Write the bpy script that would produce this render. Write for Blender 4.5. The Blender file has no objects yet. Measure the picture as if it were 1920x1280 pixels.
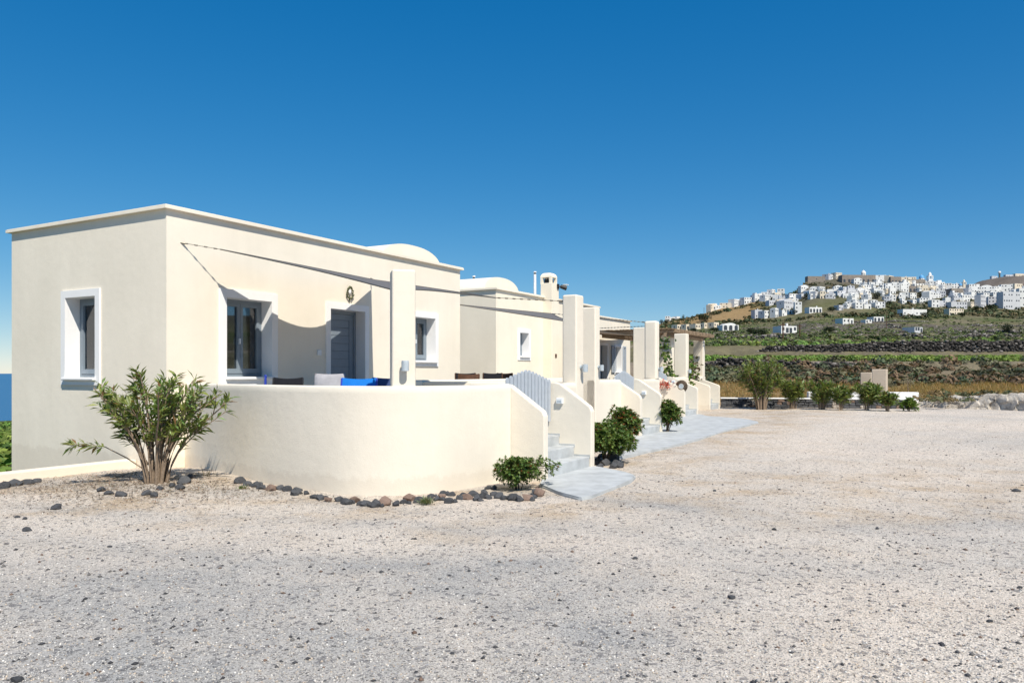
import bpy, bmesh, math, random
import numpy as np
from mathutils import Vector, Matrix, noise as mnoise
R = math.radians
random.seed(7); rng = np.random.default_rng(7)
scn = bpy.context.scene
col = scn.collection

# ------------------------------------------------------------------ camera, sky, sun, exposure
F, CX, HV, EYE = 1454.0, 960.0, 698.0, 1.6          # photo: focal length in pixels, principal column, horizon row, eye height
cam = bpy.data.cameras.new('camera'); camo = bpy.data.objects.new('camera', cam); col.objects.link(camo)
camo.location = (0, 0, EYE); camo.rotation_euler = (R(90), 0, 0)
cam.sensor_width = 36.0; cam.lens = F / 1920 * 36; cam.shift_y = (HV - 640) / 1920
cam.clip_start = 0.1; cam.clip_end = 120000
scn.camera = camo
SUN_EL = 51.0
TH = math.atan2(F, 1780 - CX)                        # direction of the house fronts
D1 = Vector((math.cos(TH), math.sin(TH), 0)); D2 = Vector((-math.sin(TH), math.cos(TH), 0))
sxy = D1 * -0.575 + D2 * -0.818
SUN_AZ = math.atan2(sxy.x, sxy.y)                    # clockwise from +Y
w = bpy.data.worlds.new('World'); scn.world = w; w.use_nodes = True
nt = w.node_tree; nt.nodes.clear()
sky = nt.nodes.new('ShaderNodeTexSky'); sky.sky_type = 'NISHITA'; sky.sun_disc = False
sky.sun_elevation = R(SUN_EL); sky.sun_rotation = SUN_AZ
sky.altitude = 2500; sky.air_density = 1.0; sky.dust_density = 0.0; sky.ozone_density = 6.0
bg = nt.nodes.new('ShaderNodeBackground'); bg.inputs[1].default_value = 0.14
wo = nt.nodes.new('ShaderNodeOutputWorld')
hs = nt.nodes.new('ShaderNodeHueSaturation'); hs.inputs['Saturation'].default_value = 1.3; nt.links.new(sky.outputs[0], hs.inputs['Color'])
spc = nt.nodes.new('ShaderNodeSeparateColor'); cmb = nt.nodes.new('ShaderNodeCombineColor'); nt.links.new(hs.outputs[0], spc.inputs[0])
for ch, (g_, k_) in enumerate(((0.80, 0.53), (0.72, 0.485), (0.52, 0.485))):     # the camera's soft shoulder on the clear sky, the same all round
    prev_ = spc.outputs[ch]
    for op_, v_ in (('MAXIMUM', 0.0), ('MULTIPLY', 0.1546), ('POWER', g_), ('MULTIPLY', k_ / 0.1546)):
        mm = nt.nodes.new('ShaderNodeMath'); mm.operation = op_; mm.inputs[1].default_value = v_; nt.links.new(prev_, mm.inputs[0]); prev_ = mm.outputs[0]
    nt.links.new(prev_, cmb.inputs[ch])
nt.links.new(cmb.outputs[0], bg.inputs[0]); nt.links.new(bg.outputs[0], wo.inputs[0])
sl = bpy.data.lights.new('sun', 'SUN'); sl.energy = 4.0; sl.angle = R(0.53); sl.color = (1.0, 0.925, 0.80)
so = bpy.data.objects.new('sun', sl); col.objects.link(so)
sd = Vector((sxy.x * math.cos(R(SUN_EL)), sxy.y * math.cos(R(SUN_EL)), math.sin(R(SUN_EL))))
so.rotation_euler = sd.to_track_quat('Z', 'Y').to_euler(); so.location = (20, -30, 40)
vs = scn.view_settings; vs.view_transform = 'Standard'; vs.look = 'None'; vs.gamma = 1.0; vs.use_curve_mapping = False
vs.exposure = 0.59

# ------------------------------------------------------------------ helpers
def P(a, b, z=0.0): return D1 * a + D2 * b + Vector((0, 0, z))
def on_b(u, v, b):                                   # pixel -> (a, z) on the vertical plane b
    t = (u - CX) / F
    a = b * (math.sin(TH) + t * math.cos(TH)) / (math.cos(TH) - t * math.sin(TH))
    Y = a * D1.y + b * D2.y
    return a, EYE + (HV - v) / F * Y
def on_a(u, v, a):                                   # pixel -> (b, z) on the vertical plane a
    t = (u - CX) / F
    b = a * (D1.x - t * D1.y) / (t * D2.y - D2.x)
    Y = a * D1.y + b * D2.y
    return b, EYE + (HV - v) / F * Y
def on_z(u, v, z=0.0):
    Y = F * (EYE - z) / (v - HV)
    return Vector(((u - CX) / F * Y, Y, z))
def ab(p): return p.x * D1.x + p.y * D1.y, p.x * D2.x + p.y * D2.y

def link(o, parent=None):
    col.objects.link(o)
    if parent is not None: o.parent = parent
    return o
def tag(o, label=None, cat=None, group=None, kind=None):
    if label: o['label'] = label
    if cat: o['category'] = cat
    if group: o['group'] = group
    if kind: o['kind'] = kind
    return o
def empty(name, loc=(0, 0, 0), rz=0.0):
    o = bpy.data.objects.new(name, None); o.empty_display_size = 0.2
    o.location = loc; o.rotation_euler = (0, 0, rz); return link(o)
def obj(name, bm, mat, parent=None, loc=(0, 0, 0), rz=0.0, smooth=None):
    me = bpy.data.meshes.new(name); bmesh.ops.recalc_face_normals(bm, faces=bm.faces[:]); bm.to_mesh(me); bm.free()
    if mat: me.materials.append(mat)
    if smooth is not None:
        me.polygons.foreach_set('use_smooth', [True] * len(me.polygons))
        me.set_sharp_from_angle(angle=R(smooth))
    o = bpy.data.objects.new(name, me); o.location = loc; o.rotation_euler = (0, 0, rz)
    if smooth is not None and smooth <= 40:
        wn = o.modifiers.new('weighted_normal', 'WEIGHTED_NORMAL'); wn.keep_sharp = True; wn.weight = 80
    return link(o, parent)
def mobj(name, me, parent=None, loc=(0, 0, 0), rot=(0, 0, 0), sc=(1, 1, 1)):
    o = bpy.data.objects.new(name, me); o.location = loc; o.rotation_euler = rot; o.scale = sc
    return link(o, parent)
def fast_mesh(name, V, Fc, mat, cols=None, smooth=False):
    V = np.asarray(V, dtype=np.float32); Fc = np.asarray(Fc, dtype=np.int32)
    me = bpy.data.meshes.new(name); n = Fc.shape[1]
    me.vertices.add(len(V)); me.vertices.foreach_set('co', V.ravel())
    me.loops.add(Fc.size); me.loops.foreach_set('vertex_index', Fc.ravel())
    me.polygons.add(len(Fc)); me.polygons.foreach_set('loop_start', np.arange(0, Fc.size, n, dtype=np.int32))
    me.update(calc_edges=True)
    if cols is not None:
        at = me.color_attributes.new('Col', 'FLOAT_COLOR', 'POINT')
        c4 = np.ones((len(V), 4), dtype=np.float32); c4[:, :3] = cols
        at.data.foreach_set('color', c4.ravel())
    if smooth: me.polygons.foreach_set('use_smooth', np.ones(len(Fc), dtype=bool))
    if mat: me.materials.append(mat)
    return me
def box(bm, x0, x1, y0, y1, z0, z1, bev=0.0, seg=2):
    v = [bm.verts.new(c) for c in ((x0,y0,z0),(x1,y0,z0),(x1,y1,z0),(x0,y1,z0),(x0,y0,z1),(x1,y0,z1),(x1,y1,z1),(x0,y1,z1))]
    f = [bm.faces.new([v[i] for i in q]) for q in ((3,2,1,0),(4,5,6,7),(0,1,5,4),(1,2,6,5),(2,3,7,6),(3,0,4,7))]
    if bev > 0:
        es = set(e for q in f for e in q.edges)
        bmesh.ops.bevel(bm, geom=list(es), offset=bev, segments=seg, profile=0.5, affect='EDGES')
    return bm
def bbox(*a, **k):
    bm = bmesh.new(); box(bm, *a, **k); return bm
def prism(bm, pts, axis_pts, bev=0.0):
    """closed outline pts (list of Vector), extruded by vector axis_pts"""
    a = [bm.verts.new(p) for p in pts]; b = [bm.verts.new(Vector(p) + axis_pts) for p in pts]
    n = len(pts); fs = [bm.faces.new(a), bm.faces.new(b[::-1])]
    for i in range(n): fs.append(bm.faces.new((a[i], b[i], b[(i+1) % n], a[(i+1) % n])))
    if bev > 0:
        es = set(e for q in fs for e in q.edges)
        bmesh.ops.bevel(bm, geom=list(es), offset=bev, segments=2, profile=0.5, affect='EDGES')
    return bm
def tube(bm, pts, rads, n=6, cap=True):
    pts = [Vector(p) for p in pts]; rings = []
    for i, p in enumerate(pts):
        d = (pts[min(i+1, len(pts)-1)] - pts[max(i-1, 0)]).normalized()
        up = Vector((0, 0, 1)) if abs(d.z) < 0.95 else Vector((1, 0, 0))
        x = d.cross(up).normalized(); y = d.cross(x)
        r = rads[i] if hasattr(rads, '__len__') else rads
        rings.append([bm.verts.new(p + x * r * math.cos(2*math.pi*k/n) + y * r * math.sin(2*math.pi*k/n)) for k in range(n)])
    for i in range(len(rings)-1):
        for k in range(n):
            bm.faces.new((rings[i][k], rings[i][(k+1) % n], rings[i+1][(k+1) % n], rings[i+1][k]))
    if cap: bm.faces.new(rings[0][::-1]); bm.faces.new(rings[-1])
    return bm
def sweep(bm, path, prof, closed_prof=True):
    """path: list of Vector (xy); prof: list of (offset to the left, z)"""
    rings = []
    for i, p in enumerate(path):
        d = (path[min(i+1, len(path)-1)] - path[max(i-1, 0)]); d.z = 0; d.normalize()
        nrm = Vector((-d.y, d.x, 0))
        rings.append([bm.verts.new(Vector((p.x, p.y, 0)) + nrm * o + Vector((0, 0, z))) for o, z in prof])
    n = len(prof)
    for i in range(len(rings)-1):
        for k in range(n):
            bm.faces.new((rings[i][k], rings[i][(k+1) % n], rings[i+1][(k+1) % n], rings[i+1][k]))
    bm.faces.new(rings[0][::-1]); bm.faces.new(rings[-1])
    return bm
def catmull(pts, n=8):
    out = []; q = [pts[0] * 2 - pts[1]] + pts + [pts[-1] * 2 - pts[-2]]
    for i in range(1, len(q)-2):
        for k in range(n):
            t = k / n; p0, p1, p2, p3 = q[i-1], q[i], q[i+1], q[i+2]
            out.append(0.5 * ((2*p1) + (p2-p0)*t + (2*p0-5*p1+4*p2-p3)*t*t + (3*p1-p0-3*p2+p3)*t**3))
    out.append(pts[-1]); return out

# ------------------------------------------------------------------ materials
class MB:
    def __init__(s, name):
        s.m = bpy.data.materials.new(name); s.m.use_nodes = True; s.t = s.m.node_tree
        s.p = s.t.nodes['Principled BSDF']; s.out = s.t.nodes['Material Output']
    def n(s, typ, **k):
        o = s.t.nodes.new(typ)
        for a, b in k.items():
            if a.startswith('i_'):
                key = a[2:]; o.inputs[int(key) if key.isdigit() else key.replace('_', ' ')].default_value = b
            else: setattr(o, a, b)
        return o
    def l(s, a, b): s.t.links.new(a, b)
    def coord(s, kind='Object'): return s.n('ShaderNodeTexCoord').outputs[kind]
    def pos(s): return s.n('ShaderNodeNewGeometry').outputs['Position']
    def noise(s, vec, scale, detail=4, rough=0.55, out='Fac'):
        o = s.n('ShaderNodeTexNoise'); o.inputs['Scale'].default_value = scale; o.inputs['Detail'].default_value = detail; o.inputs['Roughness'].default_value = rough
        s.l(vec, o.inputs['Vector']); return o.outputs[out]
    def ramp(s, fac, stops):
        o = s.n('ShaderNodeValToRGB'); e = o.color_ramp.elements
        while len(e) < len(stops): e.new(0.5)
        for i, (p, c) in enumerate(stops):
            e[i].position = p; e[i].color = (*c, 1) if hasattr(c, '__len__') else (c, c, c, 1)
        s.l(fac, o.inputs[0]); return o.outputs[0]
    def mix(s, fac, a, b, typ='MIX'):
        o = s.n('ShaderNodeMix', data_type='RGBA', blend_type=typ)
        for sock, v in ((o.inputs[0], fac), (o.inputs[6], a), (o.inputs[7], b)):
            if hasattr(v, 'is_linked'): s.l(v, sock)
            elif hasattr(v, '__len__'): sock.default_value = (*v, 1)
            else: sock.default_value = v
        return o.outputs[2]
    def math(s, op, a, b=0.0):
        o = s.n('ShaderNodeMath', operation=op)
        for sock, v in ((o.inputs[0], a), (o.inputs[1], b)):
            if hasattr(v, 'is_linked'): s.l(v, sock)
            else: sock.default_value = v
        return o.outputs[0]
    def bump(s, h, strength, dist, prev=None):
        o = s.n('ShaderNodeBump'); o.inputs['Strength'].default_value = strength; o.inputs['Distance'].default_value = dist
        s.l(h, o.inputs['Height'])
        if prev is not None: s.l(prev, o.inputs['Normal'])
        return o.outputs[0]
    def done(s, color=None, rough=0.8, normal=None, spec=0.3, metal=0.0):
        if color is not None:
            if hasattr(color, 'is_linked'): s.l(color, s.p.inputs['Base Color'])
            else: s.p.inputs['Base Color'].default_value = (*color, 1)
        if hasattr(rough, 'is_linked'): s.l(rough, s.p.inputs['Roughness'])
        else: s.p.inputs['Roughness'].default_value = rough
        s.p.inputs['Specular IOR Level'].default_value = spec; s.p.inputs['Metallic'].default_value = metal
        if normal is not None: s.l(normal, s.p.inputs['Normal'])
        return s.m

def plaster(name, base, dark, rough_amt=1.0, streak=True):
    m = MB(name); p = m.pos()
    big = m.noise(p, 0.55, 5, 0.6); c = m.ramp(big, [(0.30, tuple(x*0.95 for x in dark)), (0.64, base)])
    if streak:
        mp = m.n('ShaderNodeMapping'); mp.inputs['Scale'].default_value = (1.7, 1.7, 0.30); m.l(p, mp.inputs[0])
        st = m.noise(mp.outputs[0], 1.0, 5, 0.65)
        c = m.mix(m.ramp(st, [(0.46, 0.0), (0.78, 0.38)]), c, tuple(x*0.86 for x in dark))
    fine = m.noise(p, 38, 4, 0.7); c = m.mix(m.ramp(fine, [(0.3, 0.10), (0.6, 0.0)]), c, tuple(x*0.8 for x in dark))
    sz = m.n('ShaderNodeSeparateXYZ'); m.l(p, sz.inputs[0]); sp_ = m.ramp(m.math('ADD', sz.outputs[2], m.math('MULTIPLY', m.noise(p, 6, 5, 0.7), -0.35)), [(0.0, 0.22), (0.06, 0.0)])
    if streak: c = m.mix(sp_, c, (0.50, 0.42, 0.33))        # soil splashed on the wall foot
    n1 = m.bump(m.noise(p, 7.0, 3, 0.5), 0.22*rough_amt, 0.014); n2 = m.bump(m.noise(p, 60, 4, 0.7), 0.32*rough_amt, 0.006, n1)
    return m.done(c, 0.9, n2, 0.15)
M = {}
M['cream'] = plaster('cream_plaster', (0.86, 0.795, 0.68), (0.82, 0.755, 0.64))
M['cream_warm'] = plaster('warm_cream_plaster', (0.855, 0.785, 0.655), (0.82, 0.75, 0.62))
M['cream_rough'] = plaster('rough_cream_plaster', (0.79, 0.735, 0.635), (0.745, 0.69, 0.595), 1.5)
M['trim'] = plaster('white_trim', (0.86, 0.86, 0.86), (0.82, 0.82, 0.82), 0.4, False)
M['beige_pillar'] = plaster('beige_plaster', (0.60, 0.51, 0.41), (0.52, 0.44, 0.36), 1.2)
def simple(name, c, rough=0.6, spec=0.3, metal=0.0, var=0.12, scale=9.0, bump=0.0):
    m = MB(name); p = m.coord('Object')
    n = m.noise(p, scale, 4, 0.6); cc = m.ramp(n, [(0.3, tuple(x*(1-var) for x in c)), (0.7, tuple(min(1, x*(1+var)) for x in c))])
    nn = m.bump(m.noise(p, scale*6, 3, 0.6), bump, 0.004) if bump else None
    return m.done(cc, rough, nn, spec, metal)
M['frame'] = simple('grey_window_paint', (0.20, 0.245, 0.29), 0.45, 0.4, var=0.04)
M['door'] = simple('grey_door_paint', (0.20, 0.24, 0.285), 0.45, 0.4, var=0.05)
M['step'] = simple('pale_grey_step_paint', (0.43, 0.45, 0.46), 0.75, 0.25, var=0.17, scale=3.4, bump=0.4)
M['gate'] = simple('blue_grey_gate_paint', (0.40, 0.445, 0.50), 0.55, 0.3, var=0.07)
M['metal'] = simple('dark_galvanised_metal', (0.16, 0.15, 0.13), 0.45, 0.5, 0.6)
M['lampgrey'] = simple('pale_blue_grey_lamp', (0.42, 0.48, 0.53), 0.5, 0.4)
M['white_plastic'] = simple('white_plastic', (0.78, 0.80, 0.82), 0.4, 0.5, var=0.03)
M['black'] = simple('black_plastic', (0.012, 0.012, 0.014), 0.5, 0.4)
M['wood'] = simple('dark_brown_wood', (0.085, 0.04, 0.022), 0.6, 0.3, var=0.35, scale=14)
M['rafter'] = simple('weathered_rafter_wood', (0.30, 0.22, 0.15), 0.75, 0.2, var=0.3, scale=12)
M['blue'] = simple('bright_blue_canvas', (0.012, 0.19, 0.62), 0.8, 0.2, var=0.06)
M['navy'] = simple('navy_canvas', (0.045, 0.075, 0.19), 0.8, 0.2, var=0.08)
M['blackcloth'] = simple('black_canvas', (0.012, 0.013, 0.018), 0.85, 0.2)
M['greycloth'] = simple('grey_cushion_cloth', (0.34, 0.34, 0.37), 0.9, 0.1)
M['bluemetal'] = simple('blue_painted_tube', (0.03, 0.06, 0.42), 0.4, 0.4)
M['ornament'] = simple('verdigris_ornament', (0.10, 0.11, 0.055), 0.6, 0.4, 0.3, 0.4, 30)
M['stem'] = simple('oleander_bark', (0.25, 0.19, 0.14), 0.85, 0.15, var=0.3, scale=25, bump=0.5)
M['dark_stem'] = simple('dark_bark', (0.10, 0.075, 0.055), 0.85, 0.15, var=0.3, scale=25)
M['floor'] = simple('terrace_floor_cement', (0.45, 0.44, 0.42), 0.8, 0.2, var=0.1, scale=3)
M['curtain'] = simple('pale_curtain', (0.80, 0.80, 0.79), 0.9, 0.1, var=0.05)
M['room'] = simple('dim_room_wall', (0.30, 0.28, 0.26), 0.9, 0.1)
def sailcloth():
    m = MB('grey_sailcloth'); p = m.coord('Object'); n = m.noise(p, 160, 2)
    c = m.ramp(n, [(0.3, (0.17, 0.185, 0.21)), (0.7, (0.21, 0.225, 0.25))]); m.done(c, 0.85, None, 0.15)
    tr = m.n('ShaderNodeBsdfTranslucent'); tr.inputs[0].default_value = (0.62, 0.48, 0.33, 1)
    mx = m.n('ShaderNodeMixShader'); mx.inputs[0].default_value = 0.40
    m.l(m.p.outputs[0], mx.inputs[1]); m.l(tr.outputs[0], mx.inputs[2]); m.l(mx.outputs[0], m.out.inputs[0]); return m.m
M['sail'] = sailcloth()
def glass():
    m = MB('window_glass'); fr = m.n('ShaderNodeFresnel'); fr.inputs[0].default_value = 1.5
    t = m.n('ShaderNodeBsdfTransparent'); t.inputs[0].default_value = (0.72, 0.76, 0.76, 1)
    g = m.n('ShaderNodeBsdfGlossy'); g.inputs[0].default_value = (0.95, 0.97, 1, 1); g.inputs['Roughness'].default_value = 0.015
    mx = m.n('ShaderNodeMixShader'); m.l(m.math('ADD', fr.outputs[0], 0.05), mx.inputs[0])
    m.l(t.outputs[0], mx.inputs[1]); m.l(g.outputs[0], mx.inputs[2]); m.l(mx.outputs[0], m.out.inputs[0]); return m.m
M['glass'] = glass()
M['far_window'] = simple('far_window_glass', (0.05, 0.058, 0.072), 0.35, 0.5, var=0.3)
def leafmat(name, rough=0.45, trans=0.25):
    m = MB(name); a = m.n('ShaderNodeAttribute'); a.attribute_name = 'Col'
    m.done(a.outputs['Color'], rough, None, 0.35)
    tr = m.n('ShaderNodeBsdfTranslucent'); m.l(m.mix(1.0, a.outputs['Color'], (1.5, 1.6, 0.7), 'MULTIPLY'), tr.inputs[0])
    mx = m.n('ShaderNodeMixShader'); mx.inputs[0].default_value = trans
    m.l(m.p.outputs[0], mx.inputs[1]); m.l(tr.outputs[0], mx.inputs[2]); m.l(mx.outputs[0], m.out.inputs[0]); return m.m
M['leaf'] = leafmat('leaf'); M['farleaf'] = leafmat('far_leaf', 0.7, 0.15); M['drygrass'] = leafmat('dry_grass', 0.9, 0.3)
def colmat(name, rough=0.9):
    m = MB(name); a = m.n('ShaderNodeAttribute'); a.attribute_name = 'Col'; return m.done(a.outputs['Color'], rough, None, 0.2)
M['pebble'] = colmat('pebble_stone')
def rockmat(name, c0, c1, light=(0.30, 0.28, 0.26)):
    m = MB(name); p = m.coord('Object'); oi = m.n('ShaderNodeObjectInfo')
    pp = m.mix(1.0, p, oi.outputs['Random'], 'ADD')
    n = m.noise(pp, 7, 6, 0.7); c = m.ramp(n, [(0.3, c0), (0.7, c1)])
    c = m.mix(m.ramp(m.noise(pp, 26, 4, 0.7), [(0.55, 0.0), (0.75, 0.55)]), c, light)
    c = m.mix(m.math('MULTIPLY', oi.outputs['Random'], 0.35), c, tuple(min(1, x*1.9) for x in c1))
    return m.done(c, 0.92, m.bump(m.noise(pp, 34, 5, 0.7), 0.9, 0.012), 0.2)
M['rock'] = rockmat('volcanic_rock', (0.035, 0.038, 0.045), (0.085, 0.088, 0.095))
M['rock_brown'] = rockmat('brown_rock', (0.14, 0.095, 0.075), (0.25, 0.18, 0.145), (0.33, 0.27, 0.23))
M['rock_pale'] = rockmat('pale_rock', (0.26, 0.23, 0.20), (0.42, 0.38, 0.34), (0.50, 0.47, 0.43))
def gravel():
    m = MB('pale_gravel'); p = m.pos()
    big = m.noise(p, 0.20, 4, 0.6); mid = m.noise(p, 0.9, 5, 0.65)
    at = m.n('ShaderNodeAttribute'); at.attribute_name = 'Col'; sa = m.n('ShaderNodeSeparateColor'); m.l(at.outputs['Color'], sa.inputs[0])
    c = m.ramp(big, [(0.34, (0.53, 0.495, 0.455)), (0.5, (0.62, 0.56, 0.495)), (0.64, (0.66, 0.585, 0.51))])
    c = m.mix(m.math('MULTIPLY', m.ramp(mid, [(0.46, 0.15), (0.66, 0.9)]), m.math('ADD', sa.outputs[0], 0.30)), c, (0.50, 0.40, 0.295))
    c = m.mix(m.math('MULTIPLY', m.ramp(m.noise(p, 0.6, 5, 0.65), [(0.36, 0.25), (0.62, 1.0)]), sa.outputs[1]), c, (0.355, 0.35, 0.34))
    c = m.mix(m.math('MULTIPLY', m.ramp(m.noise(p, 3.0, 6, 0.7), [(0.45, 0.0), (0.65, 1.0)]), sa.outputs[2]), c, (0.30, 0.23, 0.165))
    vo = m.n('ShaderNodeTexVoronoi'); vo.inputs['Scale'].default_value = 115; m.l(p, vo.inputs['Vector'])
    sp = m.n('ShaderNodeSeparateColor'); m.l(vo.outputs['Color'], sp.inputs[0])
    c = m.mix(0.85, c, m.ramp(sp.outputs[0], [(0.0, 0.25), (0.16, 0.60), (0.42, 1.0), (0.80, 1.06), (1.0, 1.38)]), 'MULTIPLY')
    vo2 = m.n('ShaderNodeTexVoronoi'); vo2.inputs['Scale'].default_value = 28; m.l(p, vo2.inputs['Vector'])
    sp2 = m.n('ShaderNodeSeparateColor'); m.l(vo2.outputs['Color'], sp2.inputs[0])
    c = m.mix(m.ramp(sp2.outputs[1], [(0.90, 0.0), (0.93, 0.6)]), c, (0.10, 0.10, 0.11))
    n1 = m.bump(vo.outputs['Distance'], 0.7, 0.008); n2 = m.bump(m.noise(p, 16, 5, 0.7), 0.6, 0.02, n1)
    return m.done(c, 0.95, n2, 0.1)
M['gravel'] = gravel()
def hillmat():
    m = MB('terraced_hillside'); a = m.n('ShaderNodeAttribute'); a.attribute_name = 'Col'; p = m.pos()
    c = m.mix(0.8, a.outputs['Color'], m.ramp(m.noise(p, 0.35, 8, 0.75), [(0.25, 0.35), (0.5, 0.95), (0.75, 1.5)]), 'MULTIPLY')
    g = m.n('ShaderNodeNewGeometry'); sx = m.n('ShaderNodeSeparateXYZ'); m.l(g.outputs['True Normal'], sx.inputs[0])
    steep = m.ramp(sx.outputs[2], [(0.72, 1.0), (0.90, 0.0)])
    st = m.ramp(m.noise(p, 1.6, 5, 0.8), [(0.35, (0.035, 0.033, 0.033)), (0.68, (0.17, 0.15, 0.13))])
    c = m.mix(steep, c, st)
    return m.done(c, 0.95, m.bump(m.noise(p, 2.5, 6, 0.75), 0.8, 0.25), 0.1)
M['hill'] = hillmat()
def seamat():
    m = MB('sea_water'); p = m.pos(); m.done((0.04, 0.135, 0.26), 0.4, m.bump(m.noise(p, 0.05, 6, 0.7), 0.5, 3.0), 0.25); return m.m
M['sea'] = seamat()
def bankmat():
    m = MB('pumice_rock'); p = m.pos(); c = m.ramp(m.noise(p, 2.6, 8, 0.8), [(0.33, (0.06, 0.055, 0.045)), (0.42, (0.42, 0.37, 0.31)), (0.56, (0.68, 0.62, 0.54))])
    return m.done(c, 0.95, m.bump(m.noise(p, 5, 6, 0.75), 1.0, 0.12), 0.1)
M['bank'] = bankmat()
M['vwhite'] = plaster('village_whitewash', (0.74, 0.74, 0.73), (0.66, 0.66, 0.65), 0.5)
M['vcream'] = plaster('village_cream', (0.72, 0.64, 0.51), (0.64, 0.56, 0.45), 0.5)
M['vgrey'] = plaster('village_pale_grey', (0.56, 0.57, 0.60), (0.50, 0.51, 0.54), 0.5)
M['vstone'] = plaster('village_brown_stone', (0.27, 0.235, 0.20), (0.20, 0.175, 0.155), 2.0)
M['vblue'] = simple('blue_dome_paint', (0.10, 0.33, 0.62), 0.5, 0.3)

# ------------------------------------------------------------------ land form
SKY_U = [-3000, 700, 950, 1050, 1150, 1240, 1300, 1340, 1400, 1450, 1490, 1512, 1530, 1600, 1650, 1700, 1760, 1830, 1920, 2300, 4000]
SKY_V = [705, 705, 700, 680, 640, 606, 593, 580, 568, 556, 545, 527, 521, 519, 524, 531, 537, 541, 545, 560, 600]
NEAR_D = [0, 36.2, 37.2, 41, 47, 59.2, 60.4, 88, 90.2, 130, 200, 300]
NEAR_Z = [0, 0, 0.12, 0.32, 0.85, 1.75, 2.45, 3.15, 4.65, 6.6, 10.4, 16.87]
def sstep(x, a, b):
    t = np.clip((x - a) / (b - a), 0, 1); return t * t * (3 - 2 * t)
def wob(X, Y, s, seed=0):
    return (np.sin(X*s*1.0+1.3+seed) * np.cos(Y*s*1.17+0.7*seed) + 0.6*np.sin(X*s*2.3-Y*s*1.9+2.1*seed) + 0.35*np.cos(X*s*4.7+Y*s*3.9+seed)) / 1.95
def height(X, Y):
    X = np.asarray(X, float); Y = np.asarray(Y, float)
    r = np.hypot(X, Y) + 1e-6; D = np.maximum(Y, 0.8 * r)
    u = CX + F * np.clip(X / D, -3, 3)
    b = D2.x * X + D2.y * Y
    skyv = np.interp(u, SKY_U, SKY_V)
    zn = np.interp(D, NEAR_D, NEAR_Z)
    s = np.clip((D - 300) / 500, 0, 1); g = 0.35 * s + 0.65 * s**3
    zf = EYE + (HV - (624 + (skyv - 624) * g)) / F * np.minimum(D, 800)
    zr = np.where(D < 300, zn, zf)
    zr = np.where(D > 800, zr - (D - 800) * 0.3, zr)
    # terraces on the slope
    tm = sstep(D, 105, 130) * (1 - sstep(D, 480, 560))
    q = zr / 1.9 + 0.35 * wob(X, Y, 0.018, 1); fr = q - np.floor(q)
    zt = 1.9 * (np.floor(q) + sstep(fr, 0.90, 0.985)) - 1.9 * 0.35 * wob(X, Y, 0.018, 1)
    zr = zr * (1 - tm) + zt * tm
    zr = zr + sstep(D, 560, 700) * wob(X, Y, 0.05, 2) * 1.6 * (D < 800) + sstep(D, 40, 60) * wob(X, Y, 0.7, 3) * 0.09
    qb = b - 12.2
    zl = -1.0 * sstep(qb, 0.0, 1.5) - 0.0493 * np.maximum(qb - 9, 0) - 0.33 * np.maximum(qb - 150, 0)
    wr = sstep(u, 880, 1230)
    zl = zl + sstep(qb, 3, 10) * wob(X, Y, 0.9, 4) * 0.12
    z = zl * (1 - wr) + zr * wr
    yard = (b < 12.2) & (D < 36.2)
    z = np.where(yard, 0.022 * wob(X, Y, 0.8, 5) + 0.012 * wob(X, Y, 2.6, 6) + 0.09 * np.exp(-((X + 5.2)**2 + (Y - 11.6)**2) / 1.6) , z)
    return np.maximum(z, -130)
def hz(x, y): return float(height(np.array([x]), np.array([y]))[0])
def on_hill(u, v, lo=40.0, hi=799.0):
    """farthest-first safe search: first depth at which the land rises to the line of sight"""
    Y = np.geomspace(lo, hi, 1500); X = (u - CX) / F * Y
    dz = height(X, Y) - (EYE + (HV - v) / F * Y)
    i = np.argmax(dz >= 0) if (dz >= 0).any() else len(Y) - 1
    return Vector((X[i], Y[i], height(X[i:i+1], Y[i:i+1])[0]))

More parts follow.
